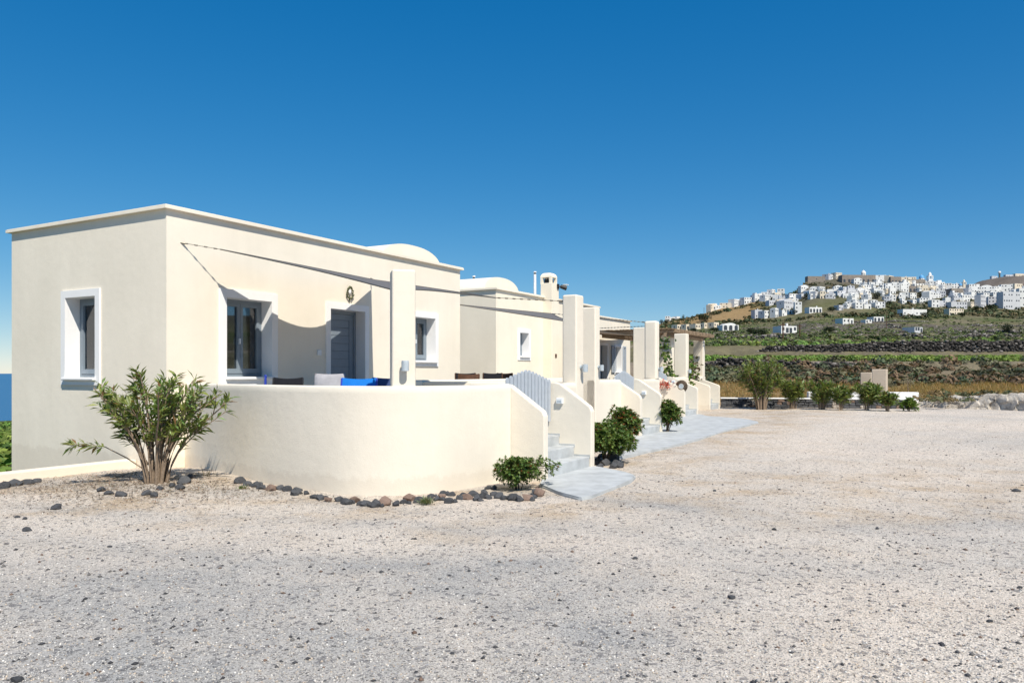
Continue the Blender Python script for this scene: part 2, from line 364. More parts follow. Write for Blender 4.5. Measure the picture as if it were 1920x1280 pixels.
def build_land():
    az = np.concatenate([np.arange(-50, 50, 0.2), np.arange(50, 310, 3.0)]); az = np.radians(az)
    rr = np.concatenate([[0.25], np.geomspace(0.7, 110, 290), np.arange(111.5, 640, 1.7), np.geomspace(645, 2600, 90)])
    A, RR = np.meshgrid(az, rr, indexing='ij'); X = np.sin(A) * RR; Y = np.cos(A) * RR
    Z = height(X, Y); n, k = X.shape
    V = np.stack([X, Y, Z], -1).reshape(-1, 3); idx = np.arange(n * k).reshape(n, k); nx = np.roll(idx, -1, 0)
    Q = np.stack([idx[:, :-1], nx[:, :-1], nx[:, 1:], idx[:, 1:]], -1).reshape(-1, 4)[:, ::-1]
    C = V[Q].mean(1); b = D2.x * C[:, 0] + D2.y * C[:, 1]; D = np.maximum(C[:, 1], 0.8 * np.hypot(C[:, 0], C[:, 1]))
    ym = (b < 12.25) & (D < 36.6)
    # land cover colours
    Xf, Yf, Zf = V.T; Df = np.maximum(Yf, 0.8 * np.hypot(Xf, Yf)); U = CX + F * np.clip(Xf / Df, -3, 3)
    n1 = wob(Xf, Yf, 0.05, 1) + 0.6 * wob(Xf, Yf, 0.21, 2); n2 = wob(Xf, Yf, 0.012, 3) + 0.6 * wob(Xf, Yf, 0.05, 7)
    soil = np.array([0.27, 0.225, 0.175]); grn = np.array([0.075, 0.105, 0.03]); dry = np.array([0.31, 0.205, 0.10]); stone = np.array([0.10, 0.09, 0.08]); oli = np.array([0.125, 0.12, 0.055])
    c = np.tile(soil, (len(V), 1))
    def mixc(c, t, k): return c * (1 - k[:, None]) + t * k[:, None]
    c = mixc(c, dry, (1 - sstep(Df, 50, 60)) * 0.75)
    c = mixc(c, oli, sstep(n1, -0.35, 0.5) * 0.75 * sstep(Df, 46, 70))
    c = mixc(c, oli * 0.9, 0.65 * sstep(Df, 60, 66) * (1 - sstep(Df, 92, 98))); c = mixc(c, oli * 0.8, 0.6 * sstep(Df, 110, 190)); c = mixc(c, grn * 0.9, sstep(n2, -0.6, 0.35) * 0.9 * sstep(Df, 125, 220) * (1 - 0.6 * sstep(Df, 560, 640)))
    c = mixc(c, dry, sstep(Df, 560, 620) * (1 - sstep(U, 1400, 1450)) * 0.85)
    c = mixc(c, stone, sstep(Df, 640, 760) * sstep(U, 1460, 1520) * 0.7)
    c = mixc(c, grn * 0.9, sstep(-U, -900, -300) * 0.8)
    af = D1.x * Xf + D1.y * Yf; bf = D2.x * Xf + D2.y * Yf
    near = sstep(bf, 2.6, 5.0) * sstep(af, 5.0, 7.5) + sstep(bf, 7.5, 9.5); tanw = np.clip(np.maximum(near, sstep(Yf, 7.5, 9.0) * (1 - sstep(Yf, 11, 15)) * 0.9), 0, 1)
    grey = np.clip((1 - sstep(Yf, 5.6, 7.6)) * (1 - sstep(Xf / np.maximum(Yf, 1), 0.10, 0.45)) + 0.25 * sstep(wob(Xf, Yf, 0.35, 9), 0.3, 0.8), 0, 1)
    trk = np.zeros_like(Xf)
    for rr_, cx_, cy_ in ((17.0, -9.0, -6.0), (18.7, -9.0, -6.0), (26.0, 2.0, 34.0), (27.6, 2.0, 34.0)): trk = np.maximum(trk, np.exp(-((np.hypot(Xf - cx_, Yf - cy_) - rr_ + 0.25 * wob(Xf, Yf, 0.5, 3)) / 0.28)**2))
    grey = np.clip(grey + 0.45 * trk, 0, 1)
    soilm = np.exp(-((Xf + 5.1)**2 / 2.6 + (Yf - 11.2)**2 / 0.9)) + 0.5 * sstep(bf, 4.3, 5.0) * (af > 12.5) * (1 - sstep(bf, 5.0, 9.0)) 
    zone = np.stack([tanw, grey, np.clip(soilm, 0, 1)], -1)
    for name, mask, mat, cc in (('gravel_yard', ym, M['gravel'], zone), ('hillside', ~ym, M['hill'], c)):
        q = Q[mask]; used = np.unique(q); re = -np.ones(len(V), int); re[used] = np.arange(len(used))
        me = fast_mesh(name, V[used], re[q], mat, None if cc is None else cc[used], True)
        o = mobj(name, me); tag(o, kind='structure')
build_land()
bm = bmesh.new(); bmesh.ops.create_circle(bm, cap_ends=True, segments=96, radius=90000)
o = obj('sea', bm, M['sea'], loc=(0, 0, -112)); tag(o, kind='structure')
# a farther grey ridge behind the village
def ridge():
    us = np.linspace(1780, 2700, 120); ds = np.linspace(1150, 1900, 40)
    top = np.interp(us, [1780, 1826, 1850, 1880, 1920, 2100, 2700], [560, 536, 526, 520.5, 517.5, 512, 560])
    Uu, Dd = np.meshgrid(us, ds, indexing='ij'); T = np.repeat(top[:, None], len(ds), 1)
    k = np.sin(np.clip((Dd - 1150) / 350, 0, 2) * math.pi / 2); k = np.maximum(k, -0.2)
    zt = EYE + (HV - T) / F * 1500
    Z = -20 + (zt + 20) * k + wob(Uu, Dd, 0.05, 3) * 3
    X = (Uu - CX) / F * Dd
    V = np.stack([X, Dd, Z], -1).reshape(-1, 3); n, m_ = X.shape; idx = np.arange(n*m_).reshape(n, m_)
    Q = np.stack([idx[:-1, :-1], idx[1:, :-1], idx[1:, 1:], idx[:-1, 1:]], -1).reshape(-1, 4)
    cc = np.tile(np.array([0.15, 0.13, 0.115]), (len(V), 1)) * (1 + 0.3 * wob(V[:, 0], V[:, 1], 0.03, 5))[:, None]
    o = mobj('hills', fast_mesh('hills', V, Q, M['hill'], cc, True)); tag(o, kind='structure')
ridge()

# ------------------------------------------------------------------ houses with terraces
def panel(bm, x0, x1, z0, z1, holes, mp):
    xs = sorted({x0, x1, *[h[0] for h in holes], *[h[1] for h in holes]}); zs = sorted({z0, z1, *[h[2] for h in holes], *[h[3] for h in holes]})
    xs = [x for x in xs if x0 <= x <= x1]; zs = [z for z in zs if z0 <= z <= z1]
    for i in range(len(xs)-1):
        for j in range(len(zs)-1):
            cx, cz = (xs[i]+xs[i+1])/2, (zs[j]+zs[j+1])/2
            if any(h[0] < cx < h[1] and h[2] < cz < h[3] for h in holes): continue
            bm.faces.new([bm.verts.new(mp(*q)) for q in ((xs[i], zs[j]), (xs[i+1], zs[j]), (xs[i+1], zs[j+1]), (xs[i], zs[j+1]))])
def ring(bm, o, i, y0, y1):
    """rectangular frame: outer (x0,x1,z0,z1), inner, between depths y0 and y1"""
    def rect(r, y): return [bm.verts.new((x, y, z)) for x, z in ((r[0], r[2]), (r[1], r[2]), (r[1], r[3]), (r[0], r[3]))]
    a, b, c, d = rect(o, y0), rect(i, y0), rect(o, y1), rect(i, y1)
    for k in range(4):
        j = (k+1) % 4
        bm.faces.new((a[k], a[j], b[j], b[k])); bm.faces.new((c[j], c[k], d[k], d[j]))
        bm.faces.new((a[j], a[k], c[k], c[j])); bm.faces.new((b[k], b[j], d[j], d[k]))
def opening(parent, kind, x0, x1, z0, z1, loc, rz, sw=0.15, depth=0.27, sashes=2, sill=True, curtain=None, shutters=False):
    """surround with reveal, sash bars, panes (window) or boards (door); frame x along wall, y inward"""
    bm = bmesh.new(); zb = z0 - (sw if kind == 'window' else 0.0)
    ring(bm, (x0-sw, x1+sw, zb, z1+sw), (x0, x1, z0, z1), -0.03, depth + 0.06)
    t = obj(kind, bm, M['trim'], parent, loc, rz)
    if kind == 'window':
        if sill: obj('sill', bbox(x0-0.03, x1+0.03, -0.09, depth-0.02, z0-0.045, z0+0.006, bev=0.012), M['trim'], t)
        bm = bmesh.new(); fw = 0.065
        ring(bm, (x0+0.003, x1-0.003, z0+0.008, z1-0.003), (x0+fw, x1-fw, z0+fw, z1-fw), depth-0.02, depth+0.05); obj('frame', bm, M['frame'], t)
        n = sashes; W = (x1-x0-2*fw)/n
        for k in range(n):
            a0 = x0+fw+k*W+0.004; a1 = a0+W-0.008; bw = 0.062
            bm = bmesh.new(); ring(bm, (a0, a1, z0+fw+0.004, z1-fw-0.004), (a0+bw, a1-bw, z0+fw+bw+0.03, z1-fw-bw), depth-0.035, depth+0.03); s = obj('sash', bm, M['frame'], t)
            obj('pane', bbox(a0+bw-0.005, a1-bw+0.005, depth, depth+0.006, z0+fw+bw+0.02, z1-fw-bw+0.005), M['glass'], t)
            if k == 0 and n == 2: obj('handle', bbox(a1-0.04, a1-0.02, depth-0.08, depth-0.036, (z0+z1)/2-0.1, (z0+z1)/2, bev=0.004), M['white_plastic'], s)
        if curtain:
            for c0, c1 in curtain:
                cx0 = x0+(x1-x0)*c0; cx1 = x0+(x1-x0)*c1; bm = bmesh.new(); prev = None; m = 28
                for i in range(m+1):
                    x = cx0+(cx1-cx0)*i/m; y = depth+0.09+0.02*math.sin(i*1.9)
                    cur = [bm.verts.new((x, y, z0-0.1)), bm.verts.new((x, y+0.01, z1+0.1))]
                    if prev: bm.faces.new((prev[0], cur[0], cur[1], prev[1]))
                    prev = cur
                obj('curtain', bm, M['curtain'], t, smooth=60)
    else:
        bm = bmesh.new(); ring(bm, (x0+0.003, x1-0.003, z0, z1-0.003), (x0+0.07, x1-0.07, z0+0.0005, z1-0.07), depth-0.03, depth+0.05); obj('frame', bm, M['door'], t)
        d = obj('leaf', bbox(x0+0.072, x1-0.072, depth+0.012, depth+0.045, z0+0.02, z1-0.072), M['door'], t)
        bm = bmesh.new(); ring(bm, (x0+0.075, x1-0.075, z0+0.02, z1-0.075), (x0+0.20, x1-0.20, z0+0.15, z1-0.20), depth-0.012, depth+0.012); obj('stile_frame', bm, M['door'], t)
        nb = 11; H = (z1-0.20-z0-0.15)/nb
        for k in range(nb): obj('board', bbox(x0+0.203, x1-0.203, depth-0.004, depth+0.012, z0+0.15+k*H+0.004, z0+0.15+(k+1)*H-0.004, bev=0.003), M['door'], t)
        bm = bmesh.new(); box(bm, x0+0.11, x0+0.15, depth-0.018, depth-0.013, z0+0.95, z0+1.15); box(bm, x0+0.12, x0+0.24, depth-0.06, depth-0.04, z0+1.05, z0+1.07, bev=0.005); obj('handle', bm, M['white_plastic'], t)
    if shutters:
        for s in (-1, 1):
            xa = x0-sw-0.02 if s < 0 else x1+sw+0.02; wd = (x1-x0)/2*0.95
            sh = obj('shutter', (lambda b: (ring(b, (min(xa, xa+s*wd), max(xa, xa+s*wd), z0-0.02, z1+0.05), (min(xa, xa+s*wd)+0.06, max(xa, xa+s*wd)-0.06, z0+0.06, z1-0.03), -0.075, -0.035), b)[1])(bmesh.new()), M['gate'], t)
            for k in range(12):
                zz = z0+0.08+k*(z1-z0-0.16)/12; obj('slat', bbox(min(xa, xa+s*wd)+0.058, max(xa, xa+s*wd)-0.058, -0.068, -0.045, zz, zz+0.07), M['gate'], sh)
    return t
def vault(parent, x0, x1, y0, y1, zb, rise, n=28, ex=0.85):
    bm = bmesh.new(); pr = []
    for i in range(n+1):
        t = math.pi*i/n; cx = math.cos(t); sx_ = math.sin(t)
        pr.append(((x0+x1)/2 - (x1-x0)/2*math.copysign(abs(cx)**ex, cx), zb + rise*abs(sx_)**ex))
    pr = [(x0, zb-0.4)] + pr + [(x1, zb-0.4)]
    prism(bm, [Vector((x, y0, z)) for x, z in pr], Vector((0, y1-y0, 0))); return obj('vault_roof', bm, M['cream'], parent, smooth=35)
def house(a0, a1, b0, b1, top, zbase, front, left, label, mat='cream'):
    """box house; front/left: list of (kind, x0,x1,z0,z1, opts) in local metres (front x from a0; left x from b0, inward)"""
    h = empty('house', P(a0, b0, 0), TH); tag(h, label, 'house', 'holiday houses in the row')
    L, W = a1-a0, b1-b0; bm = bmesh.new(); g = 0.02
    fh = [(k[1]-g, k[2]+g, k[3]-g, k[4]+g) for k in front]; lh = [(k[1]-g, k[2]+g, k[3]-g, k[4]+g) for k in left]
    panel(bm, 0, L, zbase, top, fh, lambda x, z: (x, 0, z)); panel(bm, 0, W, zbase, top, lh, lambda x, z: (0, x, z))
    panel(bm, 0, L, zbase, top, [], lambda x, z: (x, W, z)); panel(bm, 0, W, zbase, top, [], lambda x, z: (L, x, z))
    bm.faces.new([bm.verts.new(c) for c in ((0.01, 0.01, top-0.25), (L-0.01, 0.01, top-0.25), (L-0.01, W-0.01, top-0.25), (0.01, W-0.01, top-0.25))])
    bmesh.ops.remove_doubles(bm, verts=bm.verts[:], dist=0.0005)
    es = [e for e in bm.edges if len(e.link_faces) == 2 and all(abs(v.co.x) < 1e-4 and abs(v.co.y) < 1e-4 for v in e.verts)]
    es += [e for e in bm.edges if len(e.link_faces) == 2 and all(abs(v.co.x-L) < 1e-4 and abs(v.co.y) < 1e-4 for v in e.verts)]
    bmesh.ops.bevel(bm, geom=es, offset=0.035, segments=3, profile=0.5, affect='EDGES')
    obj('wall', bm, M[mat], h)
    bm = bmesh.new(); ov = 0.075
    def rect(o, z): return [bm.verts.new(c) for c in ((-o, -o, z), (L+o, -o, z), (L+o, W+o, z), (-o, W+o, z))]
    o0, o1, i1, i0 = rect(ov, top), rect(ov, top+0.065), rect(-0.2, top+0.065), rect(-0.2, top-0.24)
    for A, B in ((o0, o1), (o1, i1), (i1, i0)):
        for k in range(4): bm.faces.new((A[k], A[(k+1) % 4], B[(k+1) % 4], B[k]))
    z_ = rect(0.0, top)
    for k in range(4): bm.faces.new((z_[k], z_[(k+1) % 4], o0[(k+1) % 4], o0[k]))
    bmesh.ops.remove_doubles(bm, verts=bm.verts[:], dist=0.0005); bmesh.ops.bevel(bm, geom=[e for e in bm.edges if all(abs(v.co.z-top-0.065) < 1e-4 and (v.co.x < -0.05 or v.co.y < -0.05 or v.co.x > L+0.05) for v in e.verts)], offset=0.014, segments=2, affect='EDGES')
    obj('cornice', bm, M['cream'], h)
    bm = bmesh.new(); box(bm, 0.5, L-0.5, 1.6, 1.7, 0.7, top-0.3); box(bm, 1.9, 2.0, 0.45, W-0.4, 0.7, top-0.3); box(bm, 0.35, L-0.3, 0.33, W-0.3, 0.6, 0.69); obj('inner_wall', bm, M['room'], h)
    for k in front: opening(h, k[0], *k[1:5], (0, 0, 0), 0, **(k[5] if len(k) > 5 else {}))
    for k in left:  opening(h, k[0], -k[2], -k[1], k[3], k[4], (0, 0, 0), R(-90), **(k[5] if len(k) > 5 else {}))
    return h
# --- first house
HA, HB = 8.35, 11.26; HA1 = on_b(862.5, 500, HB)[0]; HB1 = on_a(22, 500, HA)[0]
def fo(kind, ul, ur, vt, ut, vb, ub, b, a0, **o):
    al = on_b(ul, 600, b)[0] - a0; ar = on_b(ur, 600, b)[0] - a0
    return (kind, al, ar, on_b(ub, vb, b)[1], on_b(ut, vt, b)[1], o)
w1 = fo('window', 423.4, 508, 557, 423.4, 707, 430, HB, HA, sashes=2, curtain=[(0.62, 0.98)])
d1 = fo('door', 618.3, 683, 578, 618.3, 600, 630, HB, HA, sw=0.13); d1 = (*d1[:3], 0.73, d1[4], d1[5])
w2r = on_b(815, 600, HB)[0] - HA
w2 = ('window', w2r-0.95, w2r, on_b(815, 677, HB)[1], on_b(800, 596, HB)[1], dict(sashes=2, sw=0.13, curtain=[(0.05, 0.95)]))
bl, zt = on_a(124.5, 559, HA); br, _ = on_a(180.5, 556, HA); _, zb = on_a(150, 708, HA)
wl = ('window', br-HB, bl-HB, zb, zt, dict(sashes=1, sw=0.13, curtain=[(0.05, 0.97)]))
TOP1 = on_b(312, 384, HB)[1] - 0.065
h1 = house(HA, HA1, HB, HB1, TOP1, -2.2, [w1, d1, w2], [wl], 'cream plastered house at the near end of the row, beside the oleander')
vault(h1, 6.0, 8.45, 0.35, 4.3, TOP1-0.05, 0.50)
# --- second house
B2 = 12.7; A2 = on_b(930, 600, B2)[0]; A2e = on_b(1121.5, 600, B2)[0]; TOP2 = on_b(930, 538.5, B2)[1] - 0.065
w = fo('window', 974, 990.6, 623, 974, 667.5, 980, B2, A2, sashes=1, sw=0.14, curtain=[(0.0, 1.0)])
h2 = house(A2, A2e, B2, B2+4.6, TOP2, -2.0, [w], [], 'cream plastered house with arched chimney and vaulted roof, second in the row', 'cream_warm')
vault(h2, 0.08, 2.45, 0.5, 4.2, TOP2-0.02, 0.55)
def chimney(parent, ca0, ca1, cb0, cb1, z0, z1, ztop):
    bm = bmesh.new(); box(bm, ca0, ca1, cb0, cb1, z0, z1, bev=0.02); c = obj('chimney', bm, M['cream_warm'], parent, smooth=30)
    i = 0.05; x0, x1, y0, y1 = ca0+i, ca1-i, cb0+i, cb1-i+0.08
    bm = bmesh.new(); t = 0.09; zs = z1 + (ztop-z1)*0.55
    for (xa, ya) in ((x0, y0), (x1-t, y0), (x0, y1-t), (x1-t, y1-t)): box(bm, xa, xa+t, ya, ya+t, z1-0.02, zs)
    # rounded cap resting on four corner posts, arched between them
    n = 8; cap = []
    for k in range(n+1):
        s = math.sin(math.pi/2*k/n); cc = math.cos(math.pi/2*k/n); ins = (1-cc)*0.14
        cap.append([bm.verts.new(q) for q in ((x0-0.004+ins, y0-0.004+ins, zs+(ztop-zs)*s), (x1+0.004-ins, y0-0.004+ins, zs+(ztop-zs)*s), (x1+0.004-ins, y1+0.004-ins, zs+(ztop-zs)*s), (x0-0.004+ins, y1+0.004-ins, zs+(ztop-zs)*s))])
    for k in range(n):
        for j in range(4): bm.faces.new((cap[k][j], cap[k][(j+1) % 4], cap[k+1][(j+1) % 4], cap[k+1][j]))
    bm.faces.new(cap[-1]); bm.faces.new(cap[0][::-1])
    obj('cap', bm, M['cream_warm'], c)
    obj('flue', bbox(x0+0.1, x1-0.1, y0+0.1, y1-0.1, z1, zs-0.05), M['black'], c)
cA0 = on_b(1018, 600, B2)[0]; cB0 = on_a(1035, 600, cA0)[0]; cA1 = on_b(1048, 600, cB0)[0]; cz = on_b(1040, 511, cB0)[1]
chimney(h2, cA0-A2, cA1-A2, cB0-B2, 0.1, 0.0, cz-0.38, cz)
def pipe(parent, u, vt, b, r):
    a, z = on_b(u, vt, b); bm = bmesh.new(); x, y = a-A2, b-B2
    tube(bm, [(x, y, TOP2-0.3), (x, y, z-0.1)], r, 12); p = obj('vent_pipe', bm, M['white_plastic'], parent, smooth=40)
    bm = bmesh.new(); tube(bm, [(x, y, z-0.1), (x, y, z-0.04)], r*0.75, 10); obj('vent_slot', bm, M['black'], p)
    bm = bmesh.new(); tube(bm, [(x, y, z-0.04), (x, y, z)], r*1.15, 12); obj('vent_cap', bm, M['white_plastic'], p, smooth=40)
pipe(h2, 1003, 509, 13.1, 0.05); pipe(h2, 888.5, 517, 14.0, 0.045)
# --- third house
B3 = 14.2; A3 = 30.6; A3e = on_b(1181.5, 620, B3)[0]; TOP3 = on_b(1181, 601, B3)[1] - 0.065
d = fo('door', 1125, 1138, 647, 1130, 690, 1130, B3, A3, sw=0.12); d = (*d[:3], 0.75, d[4], d[5])
w3 = fo('window', 1153, 1164.5, 650, 1158, 697, 1158, B3, A3, sashes=1, sw=0.12, shutters=True)
h3 = house(A3, A3e, B3, B3+4.5, TOP3, -1.0, [d, w3], [], 'cream plastered house with grey window shutters, third in the row')

# --- terraces, stairs, pillars, gates
FLOOR = 0.71; PAR = 1.42
def rounded_prof(t, z0, z1, r=0.05):
    return [(-t/2, z0), (t/2, z0), (t/2, z1-r-0.05), (t/2, z1-r), (t/2-r*0.3, z1-r*0.3), (t/2-r, z1), (-t/2+r, z1), (-t/2+r*0.3, z1-r*0.3), (-t/2, z1-r), (-t/2, z1-r-0.05)]
def parapet(path, label, z1=PAR, z0=-0.25, t=0.20, mat='cream_rough', smooth_n=8):
    pts = catmull([Vector((a, b, 0)) for a, b in path], smooth_n); o0 = pts[len(pts)//2].copy()
    bm = bmesh.new(); sweep(bm, [p - o0 for p in pts], rounded_prof(t, z0, z1)); 
    o = obj('terrace_wall', bm, M[mat], None, P(o0.x, o0.y, 0), TH, smooth=40); return tag(o, label, 'wall')
parapet([(8.80, 11.24), (8.36, 9.7), (8.05, 8.4), (7.94, 7.3), (8.06, 6.62), (8.42, 6.16), (9.0, 5.93), (9.6, 5.82), (10.04, 5.78)],
        'curved cream terrace wall behind the oleander and the row of black rocks')
parapet([(11.9, 5.78), (12.3, 5.77), (12.64, 5.77)], 'short cream terrace wall between the first stairs and a square pillar', smooth_n=2)
parapet([(12.62, 5.88), (12.62, 7.6), (12.62, 9.1)], 'cream terrace side wall running back from the first stairs', smooth_n=2, mat='cream')
parapet([(11.9, 9.2), (14.5, 9.2), (17.5, 9.2), (20.5, 9.2)], 'low cream wall in front of the brown wooden chairs', z1=1.45, z0=0.5, smooth_n=2, mat='cream')
parapet([(16.5, 9.09), (16.5, 8.0), (16.5, 7.27)], 'cream side wall of the second terrace', smooth_n=2, mat='cream')
parapet([(16.4, 7.17), (17.2, 7.17), (18.03, 7.17)], 'cream terrace wall left of the second stairs', smooth_n=2)
parapet([(19.72, 7.17), (20.4, 7.17), (20.95, 7.17)], 'cream terrace wall right of the second stairs', smooth_n=2)
parapet([(25.5, 9.1), (26.2, 9.1), (26.85, 9.1)], 'cream terrace wall left of the third stairs', smooth_n=2)
parapet([(28.6, 9.1), (29.4, 9.1), (30.2, 9.1)], 'cream terrace wall right of the third stairs', smooth_n=2)
parapet([(30.2, 9.95), (31.5, 9.95), (32.95, 9.95)], 'cream terrace wall left of the last stairs', smooth_n=2)
parapet([(34.67, 9.95), (35.2, 9.95), (35.7, 9.95)], 'cream terrace wall right of the last stairs', smooth_n=2)
for nm, (a0, a1, b0, b1) in {'first': (8.9, 12.5, 6.3, 11.2), 'second': (12.72, 21.4, 9.3, 12.65), 'third': (20, 30, 9.3, 14.1)}.items():
    pass
def floor_slab(a0, a1, b0, b1, label):
    o = obj('terrace_floor', bbox(0, a1-a0, 0, b1-b0, -0.3, FLOOR), M['floor'], None, P(a0, b0, 0), TH); tag(o, kind='structure')
floor_slab(8.95, 12.5, 6.3, 9.08, ''); floor_slab(8.95, 17.0, 9.32, 11.24, ''); floor_slab(16.62, 21.3, 7.5, 9.08, ''); floor_slab(17.25, 29.8, 9.32, 12.6, '')
floor_slab(25.6, 37.0, 12.7, 14.1, ''); floor_slab(30.3, 36.0, 10.2, 12.6, '')
ORD = ['first', 'second', 'third', 'last']
def stairs(i, an, af, bf, Ls, nback, bwall):
    """cheek walls: near one ends at a=an (right side), far one at a=af (right side); fronts at b=bf"""
    s = empty('staircase', P(an, bf, 0), TH); tag(s, '%s grey painted stairs with sloping cream cheek walls' % {'first': 'nearest to the oleander', 'second': 'second from the oleander', 'third': 'red flower topped', 'last': 'end of the row'}[ORD[i]] if False else
        ['pale grey stairs between cream cheek walls, next to the rocks and small shrub', 'pale grey stairs between cream cheek walls, between two leafy shrubs', 'pale grey stairs between cream cheek walls, with red flowers on top', 'pale grey stairs between cream cheek walls, at the far end by the stone wall'][i], 'stairs')
    t = 0.15
    for a1 in (an, af):
        pr = [(0, -0.25), (0, 0.96), (0.035, 1.035), (Ls, PAR-0.01), (Ls+0.1, PAR+0.012), (Ls+nback, PAR+0.012), (Ls+nback, -0.25)]
        bm = bmesh.new(); prism(bm, [Vector((a1-an-t, y, z)) for y, z in pr], Vector((t, 0, 0)), bev=0.022); obj('cheek_wall', bm, M['cream_rough'], s, smooth=40)
    W = af - t - an
    for k in range(4):
        y0 = 0.03+0.275*k; bm = bbox(0.002, W-0.002, y0, y0+0.285 if k < 3 else y0+0.9, -0.2, 0.05+0.165*(k+1), bev=0.012); obj('step', bm, M['step'], s, smooth=40)
        # painted skirting strip on the far cheek
        obj('skirting', bbox(W-0.012, W-0.001, y0-0.01, y0+0.28, 0.05+0.165*(k+1)-0.02, 0.05+0.165*(k+1)+0.03), M['step'], s)
    return s
ST = [(10.19, 11.90, 5.13, 0.58, 0.7), (18.18, 19.72, 6.57, 0.62, 0.7), (27.0, 28.6, 8.15, 0.95, 0.5), (33.1, 34.67, 8.9, 1.1, 0.4)]
for i, (an, af, bf, Ls, nb) in enumerate(ST): stairs(i, an, af, bf, Ls, nb, 0)
def gate(an, af, b, label, npk=13):
    W = af-0.15-an-0.03; g = empty('picket_gate', P(an+0.015, b, 0), TH); tag(g, label, 'gate', 'picket gates at the top of the stairs')
    wd = W/npk; shapes = {}
    for k in range(npk):
        s = abs((k+0.5)/npk-0.45)*2; zt = 1.645-0.16*s**1.2; x0 = k*wd+0.016; x1 = (k+1)*wd-0.016
        bm = bmesh.new(); pr = [(x0, FLOOR+0.07), (x1, FLOOR+0.07), (x1, zt-0.03), ((x0*0.3+x1*0.7), zt), ((x0*0.7+x1*0.3), zt), (x0, zt-0.03)]
        prism(bm, [Vector((x, 0, z)) for x, z in pr], Vector((0, 0.022, 0))); obj('picket', bm, M['gate'], g)
    for z in (0.92, 1.32): obj('rail', bbox(0.01, W-0.01, 0.0225, 0.05, z, z+0.07), M['gate'], g)
gate(10.19, 11.90, 5.86, 'pale blue-grey picket gate at the stairs next to the rocks and small shrub')
gate(18.18, 19.72, 7.30, 'pale blue-grey picket gate at the stairs between two leafy shrubs')
gate(27.0, 28.6, 9.3, 'pale blue-grey picket gate at the stairs with the red flowers')
def pillar(a0, a1, b0, b1, top, label, z0=PAR-0.03, rnd=0.03, mat='cream_rough', group='cream terrace pillars'):
    bm = bmesh.new(); box(bm, -(a1-a0)/2, (a1-a0)/2, -(b1-b0)/2, (b1-b0)/2, z0, top, bev=rnd, seg=3)
    o = obj('pillar', bm, M[mat], None, P((a0+a1)/2, (b0+b1)/2, 0), TH, smooth=40); return tag(o, label, 'pillar', group)
# first pillar stands on the curved wall and faces the lens
c1 = ((on_b(730, 700, 6.12)[0] + on_b(780, 700, 6.02)[0])/2)
bm = bmesh.new(); box(bm, -0.158, 0.158, -0.15, 0.15, PAR-0.05, on_b(755, 497, 6.05)[1], bev=0.03, seg=3)
pc = on_z(755, 698+F*(EYE-0.0)/10.40, 0); o = obj('pillar', bm, M['cream_rough'], None, (pc.x, pc.y, 0), R(14), smooth=40)
tag(o, 'square cream pillar with wall lamp on the curved terrace wall', 'pillar', 'cream terrace pillars')
PILLAR1 = o
pillar(12.33, 12.65, 5.665, 5.94, on_b(1080, 551, 5.65)[1], 'square cream pillar with wall lamp right of the stairs by the rocks', z0=-0.2)
pillar(16.4, 16.68, 7.06, 7.6, on_b(1115, 576, 7.1)[1], 'square cream pillar with wall lamp left of the second stairs', z0=-0.2)
pillar(20.65, 20.94, 7.06, 7.42, on_b(1228, 601, 7.1)[1], 'rounded cream pillar with wall lamp right of the second stairs', rnd=0.06)
pillar(25.5, 25.85, 9.0, 9.56, on_b(1205, 612, 9.05)[1], 'wide cream pillar behind the rounded pillar', z0=-0.2)
pillar(29.9, 30.25, 9.0, 9.5, on_b(1284, 625, 9.05)[1], 'cream pillar with a thin diagonal cable shadow by the climbing plant')
pillar(35.3, 35.65, 9.85, 10.3, on_b(1316, 638, 9.9)[1], 'cream pillar carrying the end of the wooden pergola', z0=-0.2)
# barbecue chimney behind the third stairs
q = empty('barbecue_chimney', P(31.0, 9.97, 0), TH); tag(q, 'cream garden chimney with arched mouth and rounded top behind climbing plant', 'chimney')
bm = bmesh.new(); pr = [(0.0, 0.0), (0.48, 0.0), (0.48, 2.95), (0.44, 3.1), (0.3, 3.2), (0.14, 3.2), (0.02, 3.1), (0.0, 2.95)]
prism(bm, [Vector((0, y, z)) for y, z in pr], Vector((0.4, 0, 0)), bev=0.02); obj('stack', bm, M['cream'], q, smooth=40)
bm = bmesh.new(); pr = [(0.08+0.16-0.16*math.cos(t), 2.72+0.26*math.sin(t)) for t in np.linspace(0, math.pi, 10)]
prism(bm, [Vector((-0.004, y, z)) for y, z in [(0.08, 2.45)] + pr + [(0.40, 2.45)]], Vector((0.02, 0, 0))); obj('arched_mouth', bm, M['vgrey'], q)

# paved landings
def slab(pts, label, z=0.05, nm='landing'):
    pw = [on_z(u, v, z) for u, v in pts] if len(pts[0]) == 2 else pts
    sm = []
    n = len(pw)
    for i in range(n):                                # soften the corners
        p0, p1 = pw[i], pw[(i+1) % n]; sm += [p0.lerp(p1, 0.12), p0.lerp(p1, 0.88)]
    bm = bmesh.new(); prism(bm, [Vector((p.x, p.y, -0.12)) for p in sm], Vector((0, 0, z+0.12)))
    bmesh.ops.bevel(bm, geom=[e for e in bm.edges if all(v.co.z > z-1e-4 for v in e.verts)], offset=0.02, segments=2, affect='EDGES')
    o = obj(nm, bm, M['step']); tag(o, kind='structure')
i1 = P(10.2, 5.45, 0.05); i2 = P(11.75, 5.45, 0.05)
slab([on_z(1008, 906, .05), on_z(1048, 921, .05), on_z(1089, 933, .05), on_z(1111, 928, .05), on_z(1150, 913, .05), on_z(1182, 899, .05), on_z(1193, 890, .05), on_z(1173, 884, .05), P(11.92, 5.1, .05), P(11.8, 5.3, .05), P(10.15, 5.3, .05), P(10.0, 5.1, .05)], '', nm='pavement')
